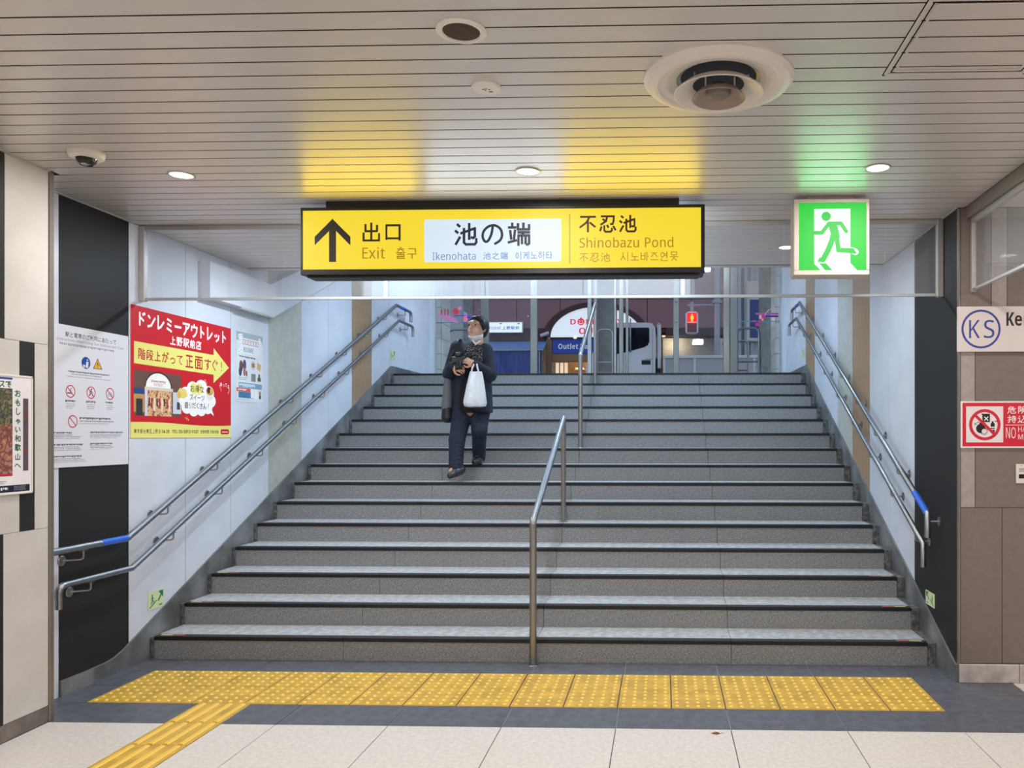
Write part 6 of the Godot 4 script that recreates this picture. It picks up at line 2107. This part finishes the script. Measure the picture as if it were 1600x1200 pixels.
	var cam := MB.new()
	cam.tube([Vector3(-0.15, -0.05, 0.1), Vector3(0.12, 0.06, 0.02)], 0.06, 12)
	add(cctv, "body", cam.mesh(), M.white_plastic)
	add(cctv, "bracket", tube_of([Vector3(0.05, 0.02, 0.02), Vector3(0.14, -0.14, -0.06)], 0.03, 8), M.white_plastic)
	# buildings at the right and left ends of the view
	var g := thing("grey_building", "pale grey building with a framed blue panel right of the maroon shops", "building", Vector3(5.0, TOP, -z))
	inset(g, "wall", Vector3(2.5, TOP, -z - 2.0), Vector3(11.0, 9.0, -z), M.concrete_pale, 0.0)
	for k in 3:
		inset(g, "pilaster", Vector3(2.52 + 0.22 * k, TOP, -z), Vector3(2.64 + 0.22 * k, 9.0, -z + 0.3 - 0.08 * k), M.galvanised, 0.01)
	var s0 := at(1167, 467, z - 0.4)
	var s1 := at(1192, 533, z - 0.4)
	inset(g, "panel_frame", Vector3(s0.x, s1.y, -z), Vector3(s1.x, s0.y + 0.6, -z + 0.36), M.white_plastic, 0.02)
	inset(g, "blue_panel", Vector3(s0.x + 0.1, s1.y + 0.12, -z + 0.35), Vector3(s1.x - 0.06, s0.y - 0.02, -z + 0.38), M.blue_board, 0.01)
	inset(g, "dark_window", Vector3(3.3, 3.4, -z - 0.01), Vector3(4.1, 4.5, -z + 0.03), M.truck_glass, 0.01)
	var q := thing("tall_building", "tall grey building behind the awning at the left of the street", "building", Vector3(-13.0, TOP, -z))
	inset(q, "wall", Vector3(-16.0, TOP, -z - 2.0), Vector3(-11.05, 9.0, -z), M.concrete_pale, 0.0)
	for k in 3:
		inset(q, "window", Vector3(-15.5 + 1.5 * k, 4.0, -z - 0.01), Vector3(-14.5 + 1.5 * k, 6.0, -z + 0.03), M.truck_glass, 0.01)
	# street corner box on the right
	var cb := thing("control_box", "white street box with a red plate beside the signal pole", "box", Vector3(at(1128, 550, 22.9).x, TOP, -22.9))
	var cw := at(1137, 550, 22.9).x - at(1125, 550, 22.9).x
	span(cb, "cabinet", Vector3(-cw / 2, 0.0, -0.15), Vector3(cw / 2, at(0, 534, 22.9).y - TOP, 0.15), M.white_plastic, 0.01)
	mk("red_plate", C(220, 70, 50), 0.5)
	span(cb, "red_plate", Vector3(0.0, at(0, 545, 22.9).y - TOP, 0.15), Vector3(cw / 2 - 0.02, at(0, 539, 22.9).y - TOP, 0.158), M.red_plate, 0.004)


func merge(dst: MB, src: MB, xf: Transform3D) -> void:
	for k in src.v.size():
		dst.v.append(xf * src.v[k])
		dst.n.append((xf.basis * src.n[k]).normalized())
		dst.t.append(src.t[k])


# a hand with the fingers along +y, the back towards +z, the thumb on the side of sx
func hand_mesh(sx: float, curl: float) -> MB:
	var bones := [[Vector3(0, 0, 0), Vector3(0.038, 0.046, 0.017), 0.01], [Vector3(0, -0.075, 0), Vector3(0, -0.02, 0), 0.027, 0.028, 0.02], [Vector3(0.0, -0.01, 0.0), Vector3(0.0, 0.03, 0.0), 0.022, 0.02, 0.02]]
	var lens := [0.066, 0.078, 0.073, 0.056]
	for k in 4:
		var x := sx * (0.029 - 0.0195 * k)
		var p := Vector3(x, 0.034 - 0.003 * absf(k - 1.2), 0.003)
		var a := 0.25 * curl
		var l: float = lens[k]
		var r := 0.0092 if k < 3 else 0.0080
		for j in 3:
			var seg: float = l * [0.46, 0.30, 0.24][j]
			var q := p + Vector3(-sx * 0.02 * (k - 1.5) * seg, cos(a) * seg, -sin(a) * seg)
			bones.append([p, q, r - 0.0006 * j, r - 0.0006 * (j + 1), 0.003])
			p = q
			a += [0.85, 0.75, 0.5][j] * curl
	var t := Vector3(sx * 0.028, -0.016, -0.004)
	var t2 := t + Vector3(sx * 0.028, 0.024, -0.014)
	var t3 := t2 + Vector3(sx * 0.004, 0.026, -0.012)
	var t4 := t3 + Vector3(-sx * 0.008, 0.020, -0.008)
	bones.append([t, t2, 0.0145, 0.0110, 0.012])
	bones.append([t2, t3, 0.0110, 0.0098, 0.004])
	bones.append([t3, t4, 0.0098, 0.0085, 0.004])
	var mb := MB.new()
	Field.new(bones, 0.0032).into(mb)
	return mb


func soft_part(parent: Node3D, called: String, bones: Array, cell: float, m: Material, cuts := []) -> MeshInstance3D:
	var f := Field.new(bones, cell)
	for c in cuts:
		f.cut(c[0], c[1])
	var mb := MB.new()
	f.into(mb)
	return add(parent, called, mb.mesh(), m)


func build_person() -> void:
	mk("skin", C(206, 160, 136), 0.5)
	var skin: StandardMaterial3D = M.skin
	skin.subsurf_scatter_enabled = true
	skin.subsurf_scatter_strength = 0.15
	mk("hair", C(22, 19, 18), 0.45)
	grain(mk("jacket", C(42, 48, 66), 0.8), 0.25, 0.06, 0.4, 41, 3, 0.1)
	grain(mk("trousers", C(40, 52, 78), 0.8), 0.25, 0.06, 0.45, 42, 3, 0.1)
	mk("shirt", C(16, 16, 19), 0.9)
	mk("shoe_brown", C(52, 44, 52), 0.35)
	mk("shoe_black", C(34, 40, 42), 0.35)
	mk("mask", C(232, 234, 238), 0.7)
	mk("wire", C(120, 112, 104), 0.3, 0.8)
	mk("lips", C(160, 100, 92), 0.5)
	mk("eye", C(30, 24, 22), 0.2)
	var scarf := mk("scarf", Color.WHITE, 0.9)
	var noise := FastNoiseLite.new()
	noise.seed = 4
	noise.frequency = 0.11
	var sc := Image.create(128, 128, false, Image.FORMAT_RGB8)
	for y in 128:
		for x in 128:
			sc.set_pixel(x, y, C(206, 204, 196) if noise.get_noise_2d(x, y) > 0.34 else C(22, 21, 26))
	scarf.albedo_texture = ImageTexture.create_from_image(sc)
	scarf.uv1_triplanar = true
	scarf.uv1_scale = Vector3.ONE * 4.5

	var base := Vector3(-1.80, 7 * RISE, -7.55)
	var P := thing("person", "man in a dark navy jacket and patterned scarf walking down the stairs with a camera", "person", base)
	var w := func(px: float, py: float, depth: float) -> Vector3: return at(px, py, depth) - base

	# joints
	var hip := Vector3(-0.055, 0.70, -0.05)
	var hip_r := Vector3(-0.135, 0.67, -0.03)
	var hip_l := Vector3(0.03, 0.67, -0.05)
	var knee_r: Vector3 = w.call(714.0, 688.0, 7.42)
	var ank_r: Vector3 = w.call(712.5, 727.0, 7.36)
	var knee_l: Vector3 = w.call(749.0, 672.0, 7.50)
	var ank_l: Vector3 = w.call(748.5, 712.0, 7.70)
	var sh_r: Vector3 = w.call(715.0, 543.0, 7.58)
	var sh_l: Vector3 = w.call(759.0, 548.0, 7.58)
	var el_r: Vector3 = w.call(702.0, 584.0, 7.56)
	var el_l: Vector3 = w.call(765.5, 586.0, 7.54)
	var wr_r: Vector3 = w.call(705.5, 572.5, 7.36)
	var wr_l: Vector3 = w.call(744.0, 571.0, 7.36)
	var dir_r := Vector3(0.90, -0.28, 0.22).normalized()
	var dir_l := Vector3(-0.84, 0.44, 0.10).normalized()
	var hd_r := wr_r + dir_r * 0.055
	var hd_l := wr_l + dir_l * 0.055
	var neck := Vector3(-0.012, 1.285, -0.03)
	var head: Vector3 = w.call(746.0, 512.5, 7.53)

	# one continuous body: trunk, limbs, then finer head and hands
	var body := MB.new()
	Field.new([
		[hip + Vector3(-0.05, 0, 0), hip + Vector3(0.05, 0, 0), 0.105, 0.105, 0.04],
		[hip, Vector3(-0.035, 1.10, -0.04), 0.115, 0.13, 0.06],
		[sh_r, sh_l, 0.06, 0.06, 0.05],
		[Vector3(-0.03, 1.20, -0.03), neck, 0.10, 0.055, 0.04],
		[neck, head + Vector3(0, -0.05, -0.02), 0.054, 0.052, 0.02],
		[sh_r, el_r, 0.048, 0.040, 0.03], [el_r, wr_r, 0.040, 0.028, 0.015], [wr_r, hd_r, 0.025, 0.018, 0.01],
		[sh_l, el_l, 0.048, 0.040, 0.03], [el_l, wr_l, 0.040, 0.028, 0.015], [wr_l, hd_l, 0.025, 0.018, 0.01],
		[hip_r, knee_r, 0.080, 0.056, 0.03], [knee_r, ank_r, 0.054, 0.036, 0.02], [ank_r, ank_r + Vector3(-0.03, -0.05, 0.06), 0.030, 0.024, 0.02],
		[hip_l, knee_l, 0.080, 0.056, 0.03], [knee_l, ank_l, 0.054, 0.036, 0.02], [ank_l, ank_l + Vector3(0, -0.03, 0.08), 0.034, 0.03, 0.02],
	], 0.012).into(body)
	var turn := Basis(Vector3.UP, -0.42) * Basis(Vector3.RIGHT, -0.12) * Basis(Vector3.BACK, -0.06)
	var hx := Transform3D(turn, head)
	var hb := MB.new()
	Field.new([
		[Vector3(0, 0.022, -0.012), Vector3(0.077, 0.090, 0.094), 0.01],
		[Vector3(0, -0.045, 0.022), Vector3(0.062, 0.066, 0.066), 0.03],
		[Vector3(0, -0.094, 0.056), Vector3(0.026, 0.018, 0.022), 0.03],
		[Vector3(-0.042, -0.035, 0.052), Vector3(0.022, 0.026, 0.02), 0.02], [Vector3(0.042, -0.035, 0.052), Vector3(0.022, 0.026, 0.02), 0.02],
		[Vector3(-0.05, 0.034, 0.066), Vector3(0.05, 0.034, 0.066), 0.014, 0.014, 0.02],
		[Vector3(0, 0.018, 0.082), Vector3(0, -0.022, 0.102), 0.008, 0.0125, 0.012],
		[Vector3(-0.014, -0.026, 0.090), Vector3(0.014, -0.026, 0.090), 0.008, 0.008, 0.008],
		[Vector3(-0.020, -0.053, 0.086), Vector3(0.020, -0.053, 0.086), 0.0055, 0.0055, 0.006],
		[Vector3(-0.017, -0.064, 0.085), Vector3(0.017, -0.064, 0.085), 0.0065, 0.0065, 0.006],
		[Vector3(-0.076, -0.005, -0.012), Vector3(0.010, 0.031, 0.019), 0.008], [Vector3(0.076, -0.005, -0.012), Vector3(0.010, 0.031, 0.019), 0.008],
		[Vector3(0, -0.06, -0.02), Vector3(0, -0.13, -0.03), 0.05, 0.052, 0.02],
	], 0.0045).into(hb)
	merge(body, hb, hx)
	# his right hand cups the camera from the left of the picture, his left from the right
	merge(body, hand_mesh(1.0, 0.8), Transform3D(right_handed(dir_r, Vector3(-0.1, 0.45, 0.88)).scaled(Vector3.ONE * 0.86), hd_r))
	merge(body, hand_mesh(-1.0, 0.85), Transform3D(right_handed(dir_l, Vector3(0.1, 0.35, 0.93)).scaled(Vector3.ONE * 0.86), hd_l))
	add(P, "body", body.mesh(), M.skin)
	# face
	for s in [-1.0, 1.0]:
		var e := MB.new()
		e.ball(hx * Vector3(s * 0.031, 0.012, 0.0765), Vector3(0.011, 0.0055, 0.008), 12, 8)
		add(P, "eye", e.mesh(), M.eye)
		add(P, "eyebrow", tube_of([hx * Vector3(s * 0.014, 0.037, 0.083), hx * Vector3(s * 0.032, 0.041, 0.079), hx * Vector3(s * 0.048, 0.036, 0.068)], 0.003, 6), M.hair)
	add(P, "lips", tube_of([hx * Vector3(-0.019, -0.059, 0.088), hx * Vector3(0, -0.057, 0.0925), hx * Vector3(0.019, -0.059, 0.088)], 0.0042, 8), M.lips)
	var gl := thing_part(P, "glasses")
	for s in [-1.0, 1.0]:
		var ring := []
		for k in 21:
			var a := TAU * k / 20
			ring.append(hx * Vector3(s * 0.033 + cos(a) * 0.0235, 0.010 + sin(a) * 0.019, 0.099 - absf(s * 0.033 + cos(a) * 0.0235) * 0.12))
		add(gl, "rim", tube_of(ring, 0.0014, 6), M.wire)
		add(gl, "temple", tube_of([hx * Vector3(s * 0.057, 0.014, 0.092), hx * Vector3(s * 0.076, 0.016, 0.05), hx * Vector3(s * 0.083, 0.014, -0.008)], 0.0014, 6), M.wire)
	add(gl, "bridge", tube_of([hx * Vector3(-0.0105, 0.013, 0.098), hx * Vector3(0, 0.016, 0.1), hx * Vector3(0.0105, 0.013, 0.098)], 0.0014, 6), M.wire)
	# hair: cap over the skull, cut along the forehead and the nape
	var hf := Field.new([[Vector3(0, 0.032, -0.016), Vector3(0.088, 0.094, 0.105), 0.01], [Vector3(0.0, -0.025, -0.060), Vector3(0.070, 0.062, 0.052), 0.03], [Vector3(0.03, 0.075, 0.05), Vector3(0.052, 0.03, 0.042), 0.03], [Vector3(0.083, 0.02, 0.012), Vector3(0.014, 0.045, 0.028), 0.02], [Vector3(-0.083, 0.02, 0.012), Vector3(0.014, 0.045, 0.028), 0.02]], 0.005)
	hf.cut(Vector3(0, 0.055, 0.062), Vector3(-0.10, -0.62, 0.78).normalized())
	hf.cut(Vector3(0, -0.085, 0), Vector3(0, -1, 0.1).normalized())
	var hm := MB.new()
	hf.into(hm)
	var hm2 := MB.new()
	merge(hm2, hm, hx)
	add(P, "hair", hm2.mesh(), M.hair)
	# face mask pulled down under the chin
	var mf := Field.new([[Vector3(0, -0.058, 0.022), Vector3(0.070, 0.072, 0.088), 0.01]], 0.005)
	mf.cut(Vector3(0, -0.100, 0.08), Vector3(0, 0.92, 0.39).normalized())
	mf.subtract([Vector3(0, -0.048, 0.015), Vector3(0.060, 0.058, 0.068), 0.0])
	var mm := MB.new()
	mf.into(mm)
	var mm2 := MB.new()
	merge(mm2, mm, hx)
	add(P, "face_mask", mm2.mesh(), M.mask)
	add(P, "collar", tube_of([head + Vector3(-0.03, -0.125, 0.055), head + Vector3(0.0, -0.165, 0.075), head + Vector3(0.04, -0.13, 0.05)], 0.008, 8), M.mask)
	# clothes
	var jc := [
		[Vector3(-0.125, 1.19, -0.04), Vector3(-0.140, 0.70, -0.04), 0.085, 0.092, 0.06],
		[Vector3(0.050, 1.19, -0.04), Vector3(0.055, 0.68, -0.05), 0.085, 0.098, 0.06],
		[Vector3(-0.035, 1.20, -0.02), Vector3(-0.045, 0.70, -0.03), 0.11, 0.115, 0.06],
		[sh_r + Vector3(0.01, -0.01, 0), sh_l + Vector3(-0.01, -0.01, 0), 0.066, 0.066, 0.05],
		[Vector3(-0.03, 1.22, -0.04), neck, 0.10, 0.07, 0.05],
		[sh_r, el_r, 0.068, 0.062, 0.03], [el_r, wr_r, 0.060, 0.046, 0.02],
		[sh_l, el_l, 0.068, 0.064, 0.03], [el_l, wr_l, 0.062, 0.046, 0.02],
		[Vector3(0.075, 0.80, 0.04), Vector3(0.085, 0.655, 0.04), 0.06, 0.065, 0.05],
	]
	# creases at the elbows and along the trunk
	for k in 5:
		jc.append([el_l.lerp(sh_l, 0.1 + 0.16 * k) + Vector3(0.035, 0, 0.035), el_l.lerp(sh_l, 0.16 + 0.16 * k) + Vector3(-0.02, 0.012, 0.05), 0.012, 0.012, 0.012])
		jc.append([el_r.lerp(sh_r, 0.1 + 0.16 * k) + Vector3(-0.03, 0, 0.035), el_r.lerp(sh_r, 0.16 + 0.16 * k) + Vector3(0.02, 0.012, 0.05), 0.012, 0.012, 0.012])
	soft_part(P, "jacket", jc, 0.010, M.jacket, [[Vector3(0, 0.655, 0), Vector3(0, -1, 0)]])
	add(P, "zip", tube_of([Vector3(0.05, 1.24, 0.07), Vector3(0.045, 1.0, 0.095), Vector3(0.04, 0.68, 0.088)], 0.006, 6), M.shirt)
	soft_part(P, "shirt", [[Vector3(-0.035, 1.16, 0.03), Vector3(-0.055, 0.66, 0.035), 0.062, 0.078, 0.03], [Vector3(-0.10, 0.95, 0.035), Vector3(-0.10, 0.70, 0.04), 0.04, 0.055, 0.03]], 0.010, M.shirt, [[Vector3(0, 0.652, 0), Vector3(0, -1, 0)]])
	var cuff_r := ank_r + (ank_r - knee_r).normalized() * 0.02
	var cuff_l := ank_l + (ank_l - knee_l).normalized() * 0.02
	var tc := [
		[hip + Vector3(-0.055, 0, 0), hip + Vector3(0.06, 0, 0), 0.112, 0.112, 0.04],
		[hip_r, knee_r, 0.098, 0.074, 0.03], [knee_r, cuff_r, 0.074, 0.066, 0.02],
		[hip_l, knee_l, 0.098, 0.074, 0.03], [knee_l, cuff_l, 0.072, 0.062, 0.02],
	]
	for k in 6:
		tc.append([knee_r.lerp(cuff_r, 0.1 + 0.15 * k) + Vector3(-0.05, 0, 0.045), knee_r.lerp(cuff_r, 0.15 + 0.15 * k) + Vector3(0.05, 0.02, 0.05), 0.011, 0.011, 0.014])
		tc.append([knee_l.lerp(cuff_l, 0.1 + 0.15 * k) + Vector3(-0.045, 0.01, 0.045), knee_l.lerp(cuff_l, 0.15 + 0.15 * k) + Vector3(0.045, -0.008, 0.05), 0.011, 0.011, 0.014])
	soft_part(P, "trousers", tc, 0.010, M.trousers, [])
	var toe_r: Vector3 = w.call(703.5, 743.0, 7.23)
	var heel_r: Vector3 = w.call(722.0, 733.5, 7.39)
	soft_part(P, "shoe", [[heel_r, heel_r.lerp(toe_r, 0.55), 0.036, 0.037, 0.02], [heel_r.lerp(toe_r, 0.45), toe_r, 0.037, 0.029, 0.02], [ank_r, heel_r.lerp(toe_r, 0.2), 0.046, 0.046, 0.02]], 0.006, M.shoe_brown, [])
	soft_part(P, "shoe", [[Vector3(ank_l.x, RISE + 0.036, -0.21), Vector3(ank_l.x, RISE + 0.034, -0.05), 0.038, 0.044, 0.02], [Vector3(ank_l.x, RISE + 0.036, -0.09), Vector3(ank_l.x + 0.004, RISE + 0.026, 0.015), 0.043, 0.036, 0.02], [ank_l, Vector3(ank_l.x, RISE + 0.05, -0.13), 0.044, 0.042, 0.02]], 0.006, M.shoe_black, [[Vector3(0, RISE + 0.001, 0), Vector3(0, -1, 0)]])
	# scarf round the neck, two ends hanging in front
	var sb := []
	for k in 12:
		var a0 := TAU * k / 12.0
		var a1 := TAU * (k + 1) / 12.0
		sb.append([neck + Vector3(cos(a0) * 0.068, 0.005 + sin(a0) * -0.025, 0.01 + sin(a0) * 0.068), neck + Vector3(cos(a1) * 0.068, 0.005 + sin(a1) * -0.025, 0.01 + sin(a1) * 0.068), 0.026, 0.026, 0.015])
	sb.append([neck + Vector3(0.055, -0.03, 0.07), neck + Vector3(0.065, -0.13, 0.11), 0.028, 0.028, 0.015])
	sb.append([neck + Vector3(0.065, -0.13, 0.11), neck + Vector3(0.055, -0.22, 0.12), 0.028, 0.024, 0.015])
	sb.append([neck + Vector3(-0.055, -0.02, 0.07), neck + Vector3(-0.055, -0.13, 0.115), 0.030, 0.026, 0.015])
	sb.append([neck + Vector3(-0.05, -0.035, 0.085), neck + Vector3(0.02, -0.10, 0.115), 0.034, 0.034, 0.015])
	sb.append([neck + Vector3(0.055, -0.04, 0.085), neck + Vector3(0.01, -0.12, 0.115), 0.034, 0.032, 0.015])
	soft_part(P, "scarf", sb, 0.008, scarf, [])

	# what he carries
	var cb := thing("hand_camera", "black camera held in both hands by the man on the stairs", "camera", base + Vector3(-0.125, 1.07, 0.165))
	var o := Vector3(-0.125, 1.07, 0.165)
	span(cb, "camera_body", Vector3(-0.065, -0.01, -0.035), Vector3(0.065, 0.11, 0.03), M.black, 0.012)
	span(cb, "prism", Vector3(-0.03, 0.105, -0.03), Vector3(0.03, 0.15, 0.026), M.black, 0.01)
	var lens := MB.new()
	lens.tube([Vector3(0.005, 0.05, 0.03), Vector3(0.02, -0.02, 0.06)], 0.034, 18)
	add(cb, "lens", lens.mesh(), M.black)
	add(cb, "neck_strap", tube_of([Vector3(-0.05, 0.09, 0.0), neck + Vector3(-0.075, -0.04, 0.06) - o, neck + Vector3(-0.03, 0.02, -0.05) - o], 0.009, 8), M.shirt)
	add(cb, "neck_strap", tube_of([Vector3(0.055, 0.09, 0.0), neck + Vector3(0.02, -0.09, 0.12) - o, neck + Vector3(0.055, 0.01, 0.02) - o], 0.009, 8), M.shirt)
	build_carrier_bag(base, wr_l)
	build_shoulder_bag(base, sh_r)


func right_handed(y: Vector3, z: Vector3) -> Basis:
	var yy := y.normalized()
	var x := yy.cross(z).normalized()
	return Basis(x, yy, x.cross(yy))


func thing_part(parent: Node3D, called: String) -> Node3D:
	var o := Node3D.new()
	o.name = called
	parent.add_child(o, true)
	return o


func build_carrier_bag(base: Vector3, wrist: Vector3) -> void:
	var m := mk("poly_bag", C(228, 232, 238), 0.3)
	m.backlight_enabled = true
	m.backlight = Color(0.35, 0.36, 0.38)
	var low := at(742.5, 636.0, 7.30)
	var t := thing("carrier_bag", "white plastic carrier bag hanging from the man's left wrist", "bag", low)
	var noise := FastNoiseLite.new()
	noise.seed = 8
	noise.frequency = 3.2
	var px := 7.30 / 1233.89
	# height above the bottom, half width, half depth, sideways shift
	var rows := [[0.0, 12.0, 7.0, 0.0], [1.2, 17.0, 10.0, 0.0], [6.0, 18.4, 12.0, 0.0], [14.0, 17.6, 12.0, 0.0], [24.0, 16.0, 10.0, 0.3], [34.0, 14.2, 8.0, 0.6], [44.0, 12.2, 5.5, 1.0], [52.0, 10.4, 3.4, 1.2], [56.0, 9.2, 2.0, 1.2]]
	var segs := 40
	var ring := func(r: Array) -> Array:
		var out := []
		for s in segs:
			var a := TAU * s / segs
			var h: float = r[0] * px
			var bump: float = 1.0 + 0.13 * noise.get_noise_3d(cos(a) * 0.6, h * 2.2, sin(a) * 0.6) + 0.035 * sin(a * 9.0 + h * 30.0)
			out.append(Vector3(r[3] * px + cos(a) * r[1] * px * (1.0 + (bump - 1.0) * 0.35), h + 0.004 * noise.get_noise_2d(a, 3.0), sin(a) * r[2] * px * bump))
		return out
	var mb := MB.new()
	var fine := []
	for k in rows.size() - 1:
		for s in 4:
			var f := s / 4.0
			var r := []
			for q in 4:
				r.append(lerpf(rows[k][q], rows[k + 1][q], f))
			fine.append(ring.call(r))
	fine.append(ring.call(rows[rows.size() - 1]))
	for k in fine.size() - 1:
		for s in segs:
			var a: Vector3 = fine[k][s]
			var b: Vector3 = fine[k][(s + 1) % segs]
			var c: Vector3 = fine[k + 1][(s + 1) % segs]
			var d: Vector3 = fine[k + 1][s]
			mb.quad(a, b, c, d, Vector3(a.x, 0.0, a.z * 2.0))
	for s in range(1, segs - 1):
		mb.flat(fine[0][0], fine[0][s], fine[0][s + 1], Vector3.DOWN)
	add(t, "bag_body", mb.mesh(), m)
	var top := wrist + base - low + Vector3(0.0, 0.025, 0.0)
	for s in [-1.0, 1.0]:
		var hm := MB.new()
		hm.tube([Vector3(s * 6.0 * px, 53.0 * px, 0.0), Vector3(s * 4.2 * px, 61.0 * px, 0.012), top + Vector3(s * 0.010, -0.006, 0.026), top + Vector3(s * 0.008, 0.008, 0.0)], 0.0085, 8)
		add(t, "bag_handle", hm.mesh(), m)


func build_shoulder_bag(base: Vector3, shoulder: Vector3) -> void:
	mk("bag_grey", C(104, 104, 108), 0.7)
	mk("bag_black", C(30, 29, 32), 0.5)
	var low := at(701.0, 664.0, 7.60)
	var t := thing("shoulder_bag", "grey tote bag with a black base hanging from the man's right shoulder", "bag", low)
	var px := 7.60 / 1233.89
	var b := MB.new()
	Field.new([[Vector3(-2.0 * px, 30.0 * px, 0.0), Vector3(1.0 * px, 78.0 * px, 0.0), 0.050, 0.036, 0.03], [Vector3(-2.0 * px, 26.0 * px, -0.09), Vector3(1.0 * px, 74.0 * px, -0.07), 0.046, 0.034, 0.04], [Vector3(-1.0 * px, 26.0 * px, 0.05), Vector3(1.0 * px, 74.0 * px, 0.05), 0.046, 0.034, 0.04]], 0.009).into(b)
	add(t, "bag_body", b.mesh(), M.bag_grey)
	var k := MB.new()
	Field.new([[Vector3(-2.0 * px, 12.0 * px, -0.08), Vector3(0.0, 12.0 * px, 0.05), 0.055, 0.055, 0.03], [Vector3(-1.0 * px, 22.0 * px, -0.08), Vector3(0.0, 22.0 * px, 0.05), 0.052, 0.052, 0.03]], 0.009).into(k)
	add(t, "bag_base", k.mesh(), M.bag_black)
	var s := shoulder + base - low
	for dz in [0.05, -0.05]:
		add(t, "strap", tube_of([Vector3(0.0, 74.0 * px, dz * 0.6), s + Vector3(-0.045, -0.12, dz * 1.3 + 0.03), s + Vector3(0.02, 0.066, dz * 0.6), s + Vector3(0.03, 0.07, 0.0)], 0.014, 8), M.bag_black)


func build_leaf() -> void:
	mk("leaf", C(132, 70, 50), 0.7)
	var t := thing("fallen_leaf", "small curled brown leaf on the pale floor in front of the stairs", "leaf", Vector3(0.268, 0.0, -4.0))
	var lf := MB.new()
	var pts := []
	for k in 13:
		var u := k / 12.0
		var wd := 0.011 * sin(PI * u)
		pts.append([Vector3(-0.025 + 0.05 * u, 0.001 + 0.006 * absf(u - 0.5), -wd), Vector3(-0.025 + 0.05 * u, 0.002 + 0.008 * sin(PI * u), 0.0), Vector3(-0.025 + 0.05 * u, 0.001 + 0.006 * absf(u - 0.5), wd)])
	for k in 12:
		for j in 2:
			lf.quad(pts[k][j], pts[k + 1][j], pts[k + 1][j + 1], pts[k][j + 1], Vector3.UP)
	add(t, "blade", lf.mesh(), M.leaf)
	add(t, "stalk", tube_of([Vector3(0.024, 0.003, 0.0), Vector3(0.04, 0.006, 0.004)], 0.0008, 6), M.leaf)
